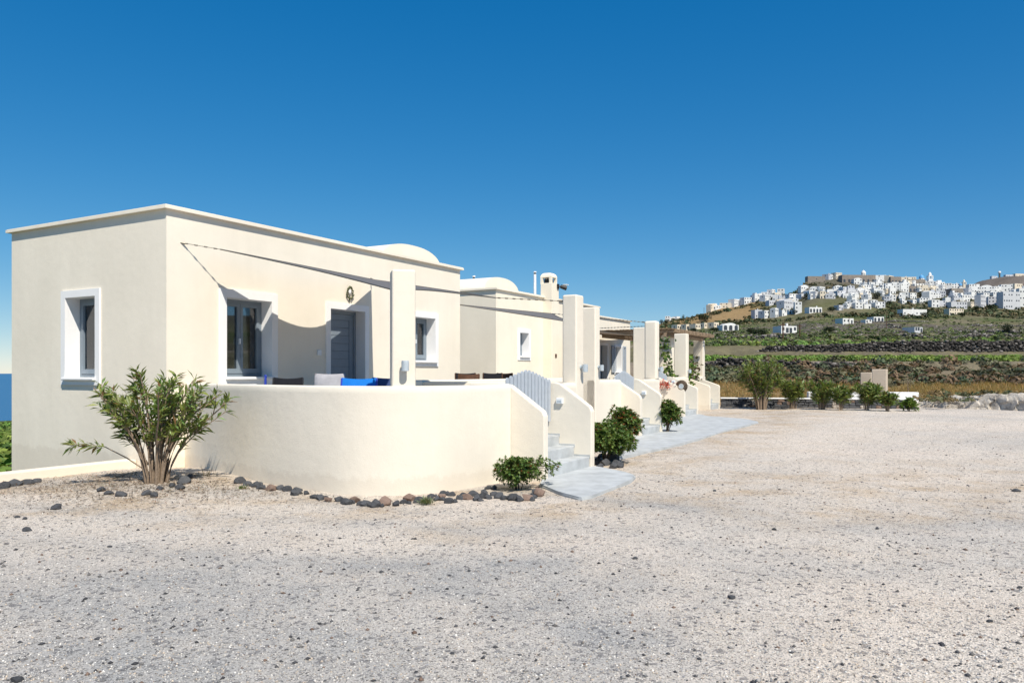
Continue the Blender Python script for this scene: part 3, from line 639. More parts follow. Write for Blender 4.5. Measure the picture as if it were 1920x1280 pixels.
far_out = [(1140, 856), (1153, 857), (1211, 846), (1260, 835), (1309, 822), (1361, 807), (1399, 797), (1425, 790), (1399, 785), (1324, 779)]
slab([on_z(u, v, .05) for u, v in far_out] + [P(28.7, 8.1, .05), P(28.5, 8.5, .05), P(27.0, 8.5, .05), P(20.2, 7.0, .05), P(18.2, 6.8, .05), P(16.9, 6.5, .05)], '', nm='pavement')
# kerb beside the house
bm = bmesh.new(); box(bm, -7.0, -0.01, 0, 0.26, -0.5, 0.125, bev=0.02); o = obj('kerb', bm, M['cream'], None, P(HA, 12.02, 0), TH, smooth=40); tag(o, 'low cream kerb running from the house along the yard edge', 'kerb')

# lamps on pillars and step lights
def wall_lamp(p, rz, label):
    l = empty('wall_lamp', p, rz); tag(l, label, 'lamp', 'wall lamps on the terrace pillars')
    bm = bmesh.new(); tube(bm, [(0, 0.005, 0), (0, -0.02, 0)], 0.035, 12); obj('back_plate', bm, M['lampgrey'], l)
    bm = bmesh.new(); tube(bm, [(0, -0.018, 0), (0, -0.075, 0.01)], 0.014, 8); obj('arm', bm, M['lampgrey'], l)
    bm = bmesh.new(); tube(bm, [(0, -0.09, 0.045), (0, -0.09, 0.05), (0, -0.09, 0.03), (0, -0.09, -0.085), (0, -0.09, -0.088)], [0.02, 0.046, 0.05, 0.05, 0.03], 16); obj('lamp_head', bm, M['lampgrey'], l, smooth=40)
pl = Vector((pc.x + 0.045, pc.y - 0.148, on_z(758, 690, 0).z)); pl.z = EYE + (HV-683)/F*10.15
wall_lamp(pl, R(14), 'grey cylinder wall lamp on the pillar above the curved wall')
for (a, b, v, t) in ((12.50, 5.665, 688, 'right of the stairs by the rocks'), (16.56, 7.06, 688, 'left of the second stairs'), (20.82, 7.06, 691, 'right of the second stairs'), (30.1, 9.0, 695, 'near the climbing plant')):
    Y = a*D1.y+b*D2.y; wall_lamp(P(a, b, EYE+(HV-v)/F*Y), TH, 'grey cylinder wall lamp on the pillar ' + t)
def step_light(a, u, v, t):
    b, z = on_a(u, v, a); l = empty('step_light', P(a, b, z), TH); tag(l, 'small white box step light on the cheek wall of the ' + t, 'light', 'step lights on the stair walls')
    obj('housing', bbox(-0.055, -0.0, -0.06, 0.06, -0.05, 0.05, bev=0.012), M['white_plastic'], l, smooth=40)
    obj('lens', bbox(-0.058, -0.054, -0.04, 0.04, -0.03, 0.012), M['lampgrey'], l)
step_light(11.75, 1051, 751, 'stairs by the rocks'); step_light(19.57, 1208, 736, 'second stairs'); step_light(28.45, 1263, 715, 'stairs with red flowers')
# switch plate and ornament by the first door, security camera on the chimney
a, z = on_b(597, 661, HB); o = obj('switch_box', bbox(-0.05, 0.05, -0.045, 0.0, -0.055, 0.055, bev=0.01), M['white_plastic'], None, P(a, HB, z), TH); tag(o, 'small white switch box on the wall beside the grey door', 'switch')
a, z = on_b(654, 549, HB); q = empty('wall_ornament', P(a, HB, z), TH); tag(q, 'small green bronze wreath ornament above the grey door', 'ornament')
bm = bmesh.new()
for k in range(16):
    t = 2*math.pi*k/16; tp = 0.095-0.025*math.sin(t) if math.sin(t) < 0 else 0.085
    bmesh.ops.create_icosphere(bm, subdivisions=1, radius=0.032, matrix=Matrix.Translation((tp*math.cos(t), -0.035-0.01*(k % 2), 0.12*math.sin(t))) @ Matrix.Rotation(t, 4, 'Y') @ Matrix.Diagonal((1.1, 0.7, 0.7, 1)))
obj('wreath', bm, M['ornament'], q, smooth=60)
bm = bmesh.new(); bmesh.ops.create_icosphere(bm, subdivisions=2, radius=0.05, matrix=Matrix.Translation((0, -0.03, 0.02)) @ Matrix.Diagonal((0.8, 0.5, 1.1, 1))); obj('shell', bm, M['curtain'], q, smooth=60)
bm = bmesh.new(); tube(bm, [(0, -0.03, -0.12), (0, -0.02, -0.2)], [0.02, 0.008], 6); obj('pendant', bm, M['ornament'], q)
a, z = on_b(1045, 537, cB0); q = empty('security_camera', P(cA1-0.12, cB0, z), TH); tag(q, 'dark security camera with white hood on the chimney', 'camera')
bm = bmesh.new(); box(bm, -0.06, 0.06, -0.05, 0.0, -0.09, 0.09, bev=0.01); tube(bm, [(0, -0.04, 0), (0.12, -0.16, 0.02)], 0.025, 8); obj('bracket', bm, M['black'], q)
bm = bmesh.new(); tube(bm, [(0.06, -0.1, 0.0), (0.2, -0.26, -0.06)], [0.07, 0.085], 10); obj('camera_body', bm, M['black'], q)
bm = bmesh.new(); box(bm, 0.14, 0.34, -0.3, -0.14, 0.06, 0.085, bev=0.008); obj('hood', bm, M['white_plastic'], q)
a, z = on_b(1042, 667, cB0); o = obj('wall_plaque', bbox(-0.06, 0.06, -0.02, 0, -0.07, 0.07, bev=0.008), M['wood'], None, P(a, cB0, z), TH); tag(o, 'small brown plaque on the chimney front', 'plaque')

# ------------------------------------------------------------------ shade sails
def sail(name_label, C, hooks, sag=0.10, n=18, belly=0.05):
    """C: three or four corners (a,b,z); hooks: list of (corner index, (a,b,z)) fixed points with chains"""
    t = empty('shade_sail', P(*C[0][:2], 0), TH); tag(t, name_label, 'shade sail', 'grey shade sails over the terraces')
    o0 = Vector((C[0][0], C[0][1], 0)); K = [Vector(c)-o0 for c in C]
    cen = sum(K, Vector())/len(K); bm = bmesh.new()
    if len(K) == 3: K = [K[0], K[1], K[2], K[2]*0.999+K[1]*0.001]
    def edge(p, q, s):
        m = p.lerp(q, s); return m + (cen-m)*sag*4*s*(1-s)*min(1, (q-p).length/1.5)
    g = []
    for i in range(n+1):
        r = []
        for j in range(n+1):
            s, u = i/n, j/n
            e0, e1 = edge(K[0], K[1], s), edge(K[3], K[2], s); f0, f1 = edge(K[0], K[3], u), edge(K[1], K[2], u)
            bl = (1-s)*(1-u)*K[0]+s*(1-u)*K[1]+s*u*K[2]+(1-s)*u*K[3]
            p = (1-u)*e0+u*e1+(1-s)*f0+s*f1-bl; p = p + Vector((0, 0, -belly*16*s*(1-s)*u*(1-u)))
            r.append(bm.verts.new(p))
        g.append(r)
    for i in range(n):
        for j in range(n): bm.faces.new((g[i][j], g[i+1][j], g[i+1][j+1], g[i][j+1]))
    loop_ = [v.co.copy() for v in g[0]] + [g[i][n].co.copy() for i in range(1, n+1)] + [g[n][j].co.copy() for j in range(n-1, -1, -1)] + [g[i][0].co.copy() for i in range(n-1, -1, -1)]
    hem_ = [loop_[0]]
    for q_ in loop_[1:]:
        if (q_-hem_[-1]).length > 0.02: hem_.append(q_)
    bmesh.ops.remove_doubles(bm, verts=bm.verts[:], dist=0.002)
    bmesh.ops.recalc_face_normals(bm, faces=bm.faces[:])
    bmesh.ops.solidify(bm, geom=bm.faces[:], thickness=0.006)
    obj('cloth', bm, M['sail'], t, smooth=50)
    bm = bmesh.new(); tube(bm, hem_, 0.011, 6); obj('hem', bm, M['metal'], t, smooth=60)
    for ci, hk in hooks:
        p, h = Vector(C[ci])-o0, Vector(hk)-o0; L = (h-p).length; bm = bmesh.new(); d = (h-p).normalized()
        tube(bm, [p, h], 0.006, 6)
        m = max(2, int(L/0.13))
        for k in range(m):
            c = p.lerp(h, (k+0.5)/m); tube(bm, [c-d*0.035, c-d*0.02, c+d*0.02, c+d*0.035], [0.005, 0.014, 0.014, 0.005], 6)
        obj('chain', bm, M['metal'], t)
        bm = bmesh.new(); tube(bm, [h-d*0.06, h+d*0.015], 0.017, 8); obj('hook', bm, M['metal'], t)
hk1 = on_b(340, 455, HB); hk2 = on_b(694, 522, HB)
p1a, p1b = ab(Vector((pc.x, pc.y, 0)))
C1 = (9.13, 10.90, 3.71); C2 = (hk2[0]-0.06, 11.12, hk2[1]-0.04); C3 = (p1a+0.20, p1b+0.32, 2.74); C4 = (11.90, 7.05, 2.93)
sail('grey shade sail hung between the near house and two pillars', [C1, C3, C4, C2],
     [(0, (hk1[0], HB, hk1[1])), (1, (p1a+0.06, p1b+0.12, 2.80)), (2, (12.38, 5.95, 2.86)), (3, (hk2[0]+0.02, HB, hk2[1]))], sag=0.23)
sail('narrow dark shade sail behind the near house, over the second terrace', [(17.26, 11.5, 3.42), (16.62, 7.75, 2.78), (18.1, 9.0, 3.13)],
     [(1, (16.6, 7.58, 2.74)), (2, (20.66, 7.42, 3.0)), (0, (17.16, 11.7, 3.45))], sag=0.06)
sail('brownish shade sail in front of the third house', [(25.35, 9.72, 2.90), (22.0, 9.9, 2.95), (31.6, 14.1, 3.42), (36.6, 14.1, 3.45)],
     [(0, (25.55, 9.56, 2.9)), (2, (31.5, B3, 3.45)), (3, (36.7, B3, 3.48)), (1, (20.9, 7.42, 2.9))], sag=0.05)

# ------------------------------------------------------------------ pergola
pg = empty('pergola', P(29.5, 9.5, 0), TH); tag(pg, 'wooden pergola with rafters and reed cover behind the last pillars', 'pergola')
zp = 3.2
obj('beam', bbox(0.5, 6.0, 0.35, 0.47, zp-0.16, zp-0.02, bev=0.008), M['rafter'], pg); obj('beam', bbox(0.5, 6.0, 3.0, 3.12, zp-0.16, zp-0.02, bev=0.008), M['rafter'], pg)
for k in range(11): obj('rafter', bbox(0.6+k*0.52, 0.67+k*0.52, -0.15, 3.4, zp-0.018, zp+0.12, bev=0.006), M['rafter'], pg)
bm = bmesh.new()
for k in range(150):
    y = 0.02+k*0.022; tube(bm, [(0.45+random.uniform(-.1, .1), y, zp+0.134+random.uniform(0, .02)), (5.8+random.uniform(-.2, .2), y+random.uniform(-.03, .03), zp+0.134+random.uniform(0, .02))], 0.011, 5)
tag(obj('reed_cover', bm, M['rafter'], pg), kind='stuff')
obj('post', bbox(5.7, 5.85, 3.0, 3.12, 0.2, zp-0.16), M['rafter'], pg)

# ------------------------------------------------------------------ chairs on the terraces
def chair(a, b, face, cloth, frame, label, group, back_w=0.54, top=0.80):
    c = empty('chair', P(a, b, FLOOR), face); tag(c, label, 'chair', group); w = back_w/2
    for sx in (-1, 1):
        bm = bmesh.new(); tube(bm, [(sx*w, 0.24, 0), (sx*w, 0.20, 0.44), (sx*w, 0.27, top)], 0.016, 8); obj('leg', bm, frame, c, smooth=60)
        bm = bmesh.new(); tube(bm, [(sx*w, -0.24, 0), (sx*w, -0.22, 0.62)], 0.016, 8); obj('leg', bm, frame, c, smooth=60)
        obj('armrest', bbox(sx*w-0.025, sx*w+0.025, -0.27, 0.22, 0.62, 0.645, bev=0.008), frame, c)
    obj('seat', bbox(-w+0.02, w-0.02, -0.24, 0.21, 0.42, 0.445, bev=0.01), cloth, c)
    bm = bmesh.new(); n = 10; prev = None
    for i in range(n+1):
        x = -w+2*w*i/n; s = -0.03*(1-(2*i/n-1)**2); z1 = top+0.012-0.022*(1-(2*i/n-1)**2)
        cur = [bm.verts.new((x, 0.20+s, 0.47)), bm.verts.new((x, 0.268+s*0.4, z1)), bm.verts.new((x, 0.286+s*0.4, z1)), bm.verts.new((x, 0.218+s, 0.47))]
        if prev:
            for k in range(4): bm.faces.new((prev[k], cur[k], cur[(k+1) % 4], prev[(k+1) % 4]))
        else: bm.faces.new(cur)
        prev = cur
    bm.faces.new(prev[::-1]); obj('backrest', bm, cloth, c, smooth=50)
    return c
gch = 'canvas chairs on the first terrace'
chair(8.78, 7.62, R(-6), M['blue'], M['bluemetal'], 'bright blue canvas chair behind the curved terrace wall', gch)
chair(9.85, 7.85, R(-3), M['navy'], M['bluemetal'], 'navy canvas chair half hidden behind the pillar', gch, 0.6)
chair(8.98, 9.2, R(8), M['blackcloth'], M['black'], 'black canvas chair below the big window', gch, 0.46)
cc = chair(9.35, 8.55, R(10), M['blackcloth'], M['black'], 'black chair with a grey cushion behind the curved terrace wall', gch, 0.5, 0.74)
bm = bmesh.new(); bmesh.ops.create_grid(bm, x_segments=12, y_segments=12, size=0.24)
for v in bm.verts:
    x, y = v.co.x/0.24, v.co.y/0.24; th = 0.07*(max(0, 1-x*x)*max(0, 1-y*y))**0.45; pin = 1-0.10*(1-abs(x))*abs(y)-0.0
    v.co = Vector((v.co.x*(1-0.12*(1-y*y)*0), th, v.co.y*(1-0.07*(1-x*x))))
g2 = bmesh.ops.duplicate(bm, geom=bm.faces[:])
for v in [e for e in g2['geom'] if isinstance(e, bmesh.types.BMVert)]: v.co.y *= -1
bmesh.ops.remove_doubles(bm, verts=bm.verts[:], dist=0.002)
o = obj('cushion', bm, M['greycloth'], None, P(9.36, 8.62, FLOOR+0.645), TH+R(20), smooth=70); o.rotation_euler = (R(-14), 0, R(8)); tag(o, 'pale grey square cushion leaning on the black chair', 'cushion')
bm = bmesh.new(); tube(bm, [(0, 0, 0), (0.03, 0, 0.83)], 0.02, 8); bmesh.ops.create_icosphere(bm, subdivisions=1, radius=0.026, matrix=Matrix.Translation((0.03, 0, 0.83)))
o = obj('pole', bm, M['bluemetal'], None, P(8.86, 9.55, FLOOR), TH); tag(o, 'blue pole standing on the terrace below the big window', 'pole')
for k, (a, b, wd) in enumerate(((15.95, 10.3, 0.5), (17.15, 10.25, 0.5), (18.0, 10.4, 0.42), (15.3, 9.85, 0.5))):
    c = chair(a, b, R(4-4*k), M['blackcloth'] if k < 2 else M['wood'], M['wood'], 'brown wooden chair with black canvas back behind the low cream wall' if k < 2 else 'wholly brown wooden chair behind the low cream wall', 'brown wooden chairs behind the low wall', wd, 0.87-0.02*(k == 3))

# ------------------------------------------------------------------ rocks
def rock_mesh(seed, mat):
    bm = bmesh.new(); bmesh.ops.create_icosphere(bm, subdivisions=3, radius=0.5); off = Vector((seed*7.3, seed*3.1, seed*1.7)); rnd = random.Random(seed)
    cuts = [(Vector((rnd.uniform(-1, 1), rnd.uniform(-1, 1), rnd.uniform(-0.6, 1))).normalized(), rnd.uniform(0.24, 0.40)) for _ in range(13)]
    for v in bm.verts:
        c = v.co.copy(); c *= 1 + 0.28*mnoise.noise(c*1.8+off) + 0.12*mnoise.noise(c*5+off)
        for n, d in cuts:
            k = c.dot(n) - d
            if k > 0: c -= n*k*0.97
        v.co = c
    me = bpy.data.meshes.new('rock'); bm.to_mesh(me); bm.free(); me.materials.append(mat); me.polygons.foreach_set('use_smooth', [True]*len(me.polygons)); me.set_sharp_from_angle(angle=R(17)); return me
RK = [rock_mesh(i, M['rock']) for i in range(7)]; RB = [rock_mesh(20+i, M['rock_brown']) for i in range(3)]
def rock(p, s, brown=False, label=None, group=None, flat=0.8):
    me = random.choice(RB if brown else RK); sc = (s*random.uniform(0.9, 1.25), s*random.uniform(0.8, 1.1), s*random.uniform(0.75, 1.0)*flat)
    o = mobj('rock', me, None, (p.x, p.y, hz(p.x, p.y)+sc[2]*0.26), (random.uniform(-.25, .25), random.uniform(-.25, .25), random.uniform(0, 6.28)), sc)
    return tag(o, label or ('reddish brown lava rock in the border along the curved wall' if brown else 'dark volcanic rock in the border along the curved wall'), 'rock', group or 'rocks bordering the curved wall')
edge_px = [(450, 905), (465, 908), (480, 911), (490, 915), (508, 917), (524, 915), (540, 918), (557, 921), (553, 925), (575, 923), (590, 929), (602, 931), (615, 934), (636, 933), (650, 938), (666, 935), (676, 940), (684, 941), (696, 944), (706, 939), (706, 945), (742, 943), (757, 939), (770, 935), (784, 938), (806, 931), (818, 935), (828, 930), (842, 939), (829, 924), (848, 926), (862, 932), (868, 926), (877, 932), (885, 926), (893, 935), (908, 922), (915, 914), (925, 925), (934, 930), (945, 933), (960, 934), (975, 936), (988, 934), (1000, 931), (1003, 925), (906, 930)]
for i, (u, v) in enumerate(edge_px):
    plc = 'near the oleander end of the border' if u < 540 else 'below the bend of the curved wall' if u < 690 else 'beside the largest brown border rock' if u < 775 else 'near the grey-green weed tuft' if u < 870 else 'around the low shrub by the landing'
    for q in range(2 if i % 3 else 1):
        br = (i in (4, 12, 15, 23, 27, 33, 43)) and q == 0; sz = random.uniform(0.11, 0.19) if q == 0 else random.uniform(0.07, 0.12)
        rock(on_z(u+(q and random.uniform(6, 11)), v+3-q*random.uniform(-2, 4), 0), sz, br, '%s %s rock %s' % ('large' if sz > 0.155 else 'small' if sz < 0.10 else 'mid-sized', 'reddish brown lava' if br else 'dark volcanic', plc))
p = on_z(722, 944, 0); o = rock(p, 0.23, True, 'largest brown rock in the border along the curved wall', 'rocks bordering the curved wall'); o.rotation_euler = (0, 0, 0.4)
o = rock(on_z(1012, 930, 0), 0.20, True, 'pinkish boulder at the corner of the grey landing', 'rocks bordering the curved wall')
for (u, v, s) in ((5, 918, 0.2), (28, 914, 0.24), (50, 910, 0.2), (68, 906, 0.15), (190, 925, 0.14), (205, 930, 0.12), (226, 932, 0.17), (275, 930, 0.15), (290, 933, 0.13), (322, 918, 0.12), (345, 912, 0.24), (338, 920, 0.16), (358, 904, 0.16), (300, 922, 0.11), (105, 955, 0.16), (47, 975, 0.07), (33, 972, 0.06), (52, 996, 0.1)):
    rock(on_z(u, v, 0), s, False, 'grey volcanic rock on the soil around the oleander', 'rocks around the oleander')
for (u, v, s) in ((1118, 868, 0.26), (1134, 870, 0.22), (1145, 862, 0.34), (1160, 874, 0.30), (1150, 876, 0.2), (1124, 874, 0.16), (1128, 858, 0.2)):
    rock(on_z(u, v, 0.0), s, False, 'dark boulder at the foot of the leafy shrub between the stairs', 'boulders under the shrub')
rock(on_z(1192, 830, 0), 0.26, False, 'single dark rock on the grey path by the second stairs', None, 0.55)['group'] = 'boulders under the shrub'
for (u, v, s) in ((1190, 1045, 0.075), (1372, 1118, 0.10), (1645, 993, 0.075), (1452, 992, 0.085), (1536, 1066, 0.06), (1855, 1168, 0.07), (1912, 1105, 0.07), (205, 1024, 0.07), (35, 1272, 0.11), (328, 1163, 0.05), (838, 1107, 0.05), (773, 1012, 0.05), (880, 1070, 0.055), (600, 1168, 0.05), (848, 1226, 0.055), (1905, 922, 0.16), (1340, 921, 0.08)):
    rock(on_z(u, v, 0), s*0.72, False, 'small dark stone lying loose on the gravel', 'loose stones on the gravel', 0.6)

# loose gravel as real pebbles, denser towards the camera
def pebbles(n, dmin, dmax, s0, s1, pal, name, label, power=1.0):
    t = rng.random(n*2); k = 1-power
    D = (dmin**k + t*(dmax**k-dmin**k))**(1/k) if abs(k) > 1e-3 else dmin*(dmax/dmin)**t
    X = (rng.random(n*2)*1.7-0.85)*D; b = D2.x*X+D2.y*D; a = D1.x*X+D1.y*D
    ok = ~((b > 5.0) & (a > 7.8)) & (b < 11.9) & ~((a > 9.9) & (b > 4.2) & (a < 13)) & ~((a > 13) & (b > 2.6)); X, D = X[ok][:n], D[ok][:n]; n = len(X); Z = height(X, D)
    o8 = np.array([[1, 0, 0], [0, 1, 0], [-1, 0, 0], [0, -1, 0], [0, 0, 0.7], [0, 0, -0.7]], float)
    f8 = np.array([[0, 1, 4], [1, 2, 4], [2, 3, 4], [3, 0, 4], [1, 0, 5], [2, 1, 5], [3, 2, 5], [0, 3, 5]])
    S = (s0+(s1-s0)*rng.random(n)**3.2)*0.5; sc = S[:, None]*(0.7+0.6*rng.random((n, 3))); th = rng.random(n)*6.28
    V = np.repeat(o8[None], n, 0)*(1+0.35*(rng.random((n, 6, 1))-0.5))*sc[:, None, :]
    x = V[..., 0]*np.cos(th)[:, None]-V[..., 1]*np.sin(th)[:, None]; y = V[..., 0]*np.sin(th)[:, None]+V[..., 1]*np.cos(th)[:, None]
    V = np.stack([x+X[:, None], y+D[:, None], V[..., 2]+(Z+S*0.25)[:, None]], -1)
    pal = np.array(pal); c = pal[rng.integers(0, len(pal), n)]*(0.75+0.5*rng.random((n, 1)))
    me = fast_mesh(name, V.reshape(-1, 3), (f8[None]+6*np.arange(n)[:, None, None]).reshape(-1, 3), M['pebble'], np.repeat(c, 6, 0))
    tag(mobj(name, me), label, 'gravel', kind='stuff')
PALE = [(0.50, 0.47, 0.43), (0.56, 0.53, 0.49), (0.42, 0.41, 0.40), (0.28, 0.28, 0.29), (0.50, 0.42, 0.34), (0.64, 0.62, 0.59), (0.2, 0.2, 0.21)]
pebbles(80000, 3.6, 24, 0.006, 0.019, PALE, 'gravel', 'pale loose gravel covering the yard', 1.6)
pebbles(7000, 3.6, 36, 0.008, 0.036, [(0.06, 0.062, 0.068), (0.09, 0.09, 0.095), (0.13, 0.125, 0.12), (0.05, 0.05, 0.055), (0.2, 0.2, 0.2), (0.28, 0.27, 0.26), (0.17, 0.12, 0.095)], 'dark_gravel', 'dark pebbles strewn over the pale gravel yard', 1.0)

# ------------------------------------------------------------------ plants
def leaf_arrays(pos, dirs, L, W, cols, droop=0.25, roll=None):
    """six-vertex folded leaves"""
    pos = np.asarray(pos); d = np.asarray(dirs); d = d/np.linalg.norm(d, axis=1, keepdims=True); n = len(pos)
    up = np.tile(np.array([0, 0, 1.0]), (n, 1)); up[np.abs(d[:, 2]) > 0.93] = (1, 0, 0)
    side = np.cross(d, up); side /= np.linalg.norm(side, axis=1, keepdims=True); nr = np.cross(side, d)
    if roll is not None:
        c, s = np.cos(roll)[:, None], np.sin(roll)[:, None]; side, nr = side*c+nr*s, nr*c-side*s
    L = np.broadcast_to(L, n)[:, None]; W = np.broadcast_to(W, n)[:, None]
    mid = pos+d*L*0.5-nr*0*L; tip = pos+d*L-np.array([0, 0, 1])*L*droop
    ms = pos+d*L*0.5-np.array([0, 0, 1])*L*droop*0.25
    V = np.stack([pos, ms+side*W*0.5+nr*W*0.18, ms, ms-side*W*0.5+nr*W*0.18, tip], 1)
    Fq = np.array([[0, 2, 1], [0, 3, 2], [1, 2, 4], [2, 3, 4]])
    return V.reshape(-1, 3), (Fq[None]+5*np.arange(n)[:, None, None]).reshape(-1, 3), np.repeat(cols, 5, 0)
def greens(n, base, var=0.25, alt=None, altp=0.0):
    c = np.tile(np.array(base), (n, 1))*(1+var*(rng.random((n, 1))*2-1)); c[:, 0] *= 1+0.25*(rng.random(n)*2-1)
    if alt is not None:
        k = rng.random(n) < altp; c[k] = np.array(alt)*(0.8+0.4*rng.random((k.sum(), 1)))
    return c
def plant(name, loc, label, cat, stems_bm, leaves, group=None, bark='stem', leafm='leaf'):
    t = empty(name, loc); tag(t, label, cat, group)
    obj('stems', stems_bm, M[bark], t, smooth=60)
    V, Fq, C = leaves; o = mobj('foliage', fast_mesh('foliage', V, Fq, M[leafm], C), t); tag(o, kind='stuff'); return t
def oleander(loc, H, Wd, nst, label, leafden=1.0, L=0.125, seed=1, low_left=False, leaf_from=0.45, group=None, base=(0.085, 0.125, 0.04)):
    rn = random.Random(seed); bm = bmesh.new(); pos, dr = [], []
    def leaves_on(p, d, k):
        for _ in range(k):
            ang = rn.uniform(0, 6.28); s = d.cross(Vector((0, 0, 1))).normalized() if abs(d.z) < 0.97 else Vector((1, 0, 0)); q = d.cross(s)
            v = (d*rn.uniform(0.35, 1.0)+(s*math.cos(ang)+q*math.sin(ang))*rn.uniform(0.45, 0.9)); pos.append(p); dr.append(v)
    for i in range(nst):
        az = rn.uniform(0, 6.28); rad = rn.random()**0.6; b0 = Vector((math.cos(az)*0.16*rad, math.sin(az)*0.13*rad, -0.05))*(H/1.6)
        hh = H*rn.uniform(0.72, 1.0)*(1-0.22*rad); tgt = Vector((math.cos(az)*Wd*0.5*rad, math.sin(az)*Wd*0.42*rad, hh)); pts = []
        for k in range(8):
            s = k/7; q = b0.lerp(tgt, s); q += Vector((math.cos(az), math.sin(az), 0))*(-0.10*Wd*rad*math.sin(math.pi*s)); q += Vector((rn.uniform(-.02, .02), rn.uniform(-.02, .02), 0))*H*0.6*s; pts.append(q)
        r0 = rn.uniform(0.010, 0.023)*H/1.6; tube(bm, pts, [r0*(1-0.62*k/7) for k in range(8)], 6)
        nbr = rn.randint(2, 4)
        for j in range(nbr):
            k0 = rn.randint(3, 6); st = pts[k0]; dd = (pts[min(k0+1, 7)]-pts[k0]).normalized()
            o_ = Vector((rn.uniform(-1, 1), rn.uniform(-1, 1), rn.uniform(0.1, 0.6))).normalized(); d2 = (dd*1.0+o_*0.65).normalized(); ln = rn.uniform(0.16, 0.36)*H/1.6
            bp = [st, st+d2*ln*0.5, st+d2*ln+Vector((0, 0, 0.04))]; tube(bm, bp, [r0*0.42, r0*0.33, r0*0.22], 5)
            for m in range(int(7*leafden)): 
                s = rn.uniform(0.3, 1.0); leaves_on(st+d2*ln*s, d2, 2)
            leaves_on(bp[-1], d2, int(4*leafden))
        if rn.random() < 0.75:
            dd = (pts[7]-pts[6]).normalized()
            for m in range(int(9*leafden)): 
                s = rn.uniform(leaf_from, 1.0)*7; k = min(6, int(s)); leaves_on(pts[k].lerp(pts[k+1], s-k), dd, 2)
            leaves_on(pts[7], dd, int(5*leafden))
        else:                                          # pruned stub
            tube(bm, [pts[7], pts[7]+(pts[7]-pts[6]).normalized()*0.1], r0*0.4, 5)
    if low_left:
        pts = [Vector((-0.02, 0, 0.1)), Vector((-0.35, -0.1, 0.36)), Vector((-0.62, -0.16, 0.52)), Vector((-0.95, -0.2, 0.56)), Vector((-1.06, -0.2, 0.53))]; tube(bm, pts, [0.011, 0.009, 0.007, 0.005, 0.004], 6)
        for m in range(46): s = rn.uniform(1.9, 4); k = min(3, int(s)); leaves_on(pts[k].lerp(pts[k+1], s-k), Vector((-1, 0, 0.05)), 1)
        pts = [Vector((-0.1, 0.02, 0.25)), Vector((-0.35, 0, 0.62)), Vector((-0.42, 0.0, 0.68))]; tube(bm, pts, [0.013, 0.011, 0.010], 6)
    n = len(pos); Ls = L*(0.6+0.7*rng.random(n)); cols = greens(n, base, 0.45, (0.20, 0.23, 0.06), 0.22)
    k = rng.random(n) < 0.06; cols[k] = (0.22, 0.13, 0.06)
    lv = leaf_arrays(np.array([tuple(p) for p in pos]), np.array([tuple(p) for p in dr]), Ls, Ls*0.235, cols, 0.16, rng.random(n)*1.6-0.8)
    return plant('oleander', loc, label, 'shrub', bm, lv, group)
p = on_z(291, 913, 0); p.z = hz(p.x, p.y)
oleander(p, 1.60, 2.0, 36, 'tall open oleander with bare brown stems in front of the near house corner', 1.0, 0.165, 3, True, 0.62, base=(0.19, 0.25, 0.08))
def bush(loc, H, W, label, nros=230, L=0.05, seed=1, base=(0.10, 0.155, 0.045), bark='dark_stem', trunk=0.0, group=None, lumps=6, red=0.03):
    rn = random.Random(seed); bm = bmesh.new(); lump = []
    for i in range(lumps):
        az = 6.28*i/lumps+rn.uniform(-.4, .4); rr = rn.uniform(0.1, 0.5)*W*0.62; zc = trunk+(H-trunk)*rn.uniform(0.42, 0.78); lump.append((Vector((math.cos(az)*rr, math.sin(az)*rr, zc)), W*rn.uniform(0.2, 0.30), (H-trunk)*rn.uniform(0.24, 0.34)))
    lump.append((Vector((0, 0, trunk+(H-trunk)*0.72)), W*0.27, (H-trunk)*0.28)); pos, dr = [], []
    for c, rw, rh in lump:
        tube(bm, [(rn.uniform(-.04, .04), rn.uniform(-.04, .04), -0.05), (c.x*0.4, c.y*0.4, c.z*0.5), tuple(c)], [0.018*H/0.8, 0.013*H/0.8, 0.006], 6)
        for i in range(nros//len(lump)):
            d = Vector((rn.gauss(0, 1), rn.gauss(0, 1), rn.gauss(0.25, 1))).normalized(); q = c+Vector((d.x*rw, d.y*rw, d.z*rh))*rn.uniform(0.55, 1.32)
            if q.z < 0.03: continue
            if rn.random() < 0.25: tube(bm, [tuple(c.lerp(q, 0.3)), tuple(q)], [0.004, 0.003], 4)
            ax = (d+Vector((0, 0, 0.7))).normalized(); s = ax.cross(Vector((0.3, 1, 0))).normalized(); t = ax.cross(s); m = rn.randint(7, 10)
            for k in range(m):
                an = 6.28*k/m+rn.uniform(-.2, .2); op = rn.uniform(0.35, 1.0); v = ax*(1.05-op)+(s*math.cos(an)+t*math.sin(an))*op; pos.append(q-ax*rn.uniform(0, 0.02)); dr.append(v)
    n = len(pos); Ls = L*(0.7+0.6*rng.random(n)); cols = greens(n, base, 0.4, (0.14, 0.20, 0.05), 0.25); k = rng.random(n) < red; cols[k] = (0.25, 0.06, 0.03)
    lv = leaf_arrays(np.array([tuple(p) for p in pos]), np.array([tuple(p) for p in dr]), Ls, Ls*0.55, cols, 0.05, rng.random(n)-0.5)
    return plant('leafy_shrub', loc, label, 'shrub', bm, lv, group, bark)
p = on_z(970, 918, 0); bush(p, 0.42, 0.98, 'low dark green shrub ringed by rocks at the foot of the curved wall', 560, 0.05, 5)
p = on_z(1134, 866, 0); bush(p, 0.66, 1.1, 'bushy green shrub with boulders between the first and second stairs', 900, 0.07, 6, trunk=-0.05)
p = on_z(1170, 849, 0); bush(p, 0.84, 0.85, 'green shrub with reddish leaf tips beside the second stairs', 520, 0.068, 16, trunk=0.12, red=0.12)
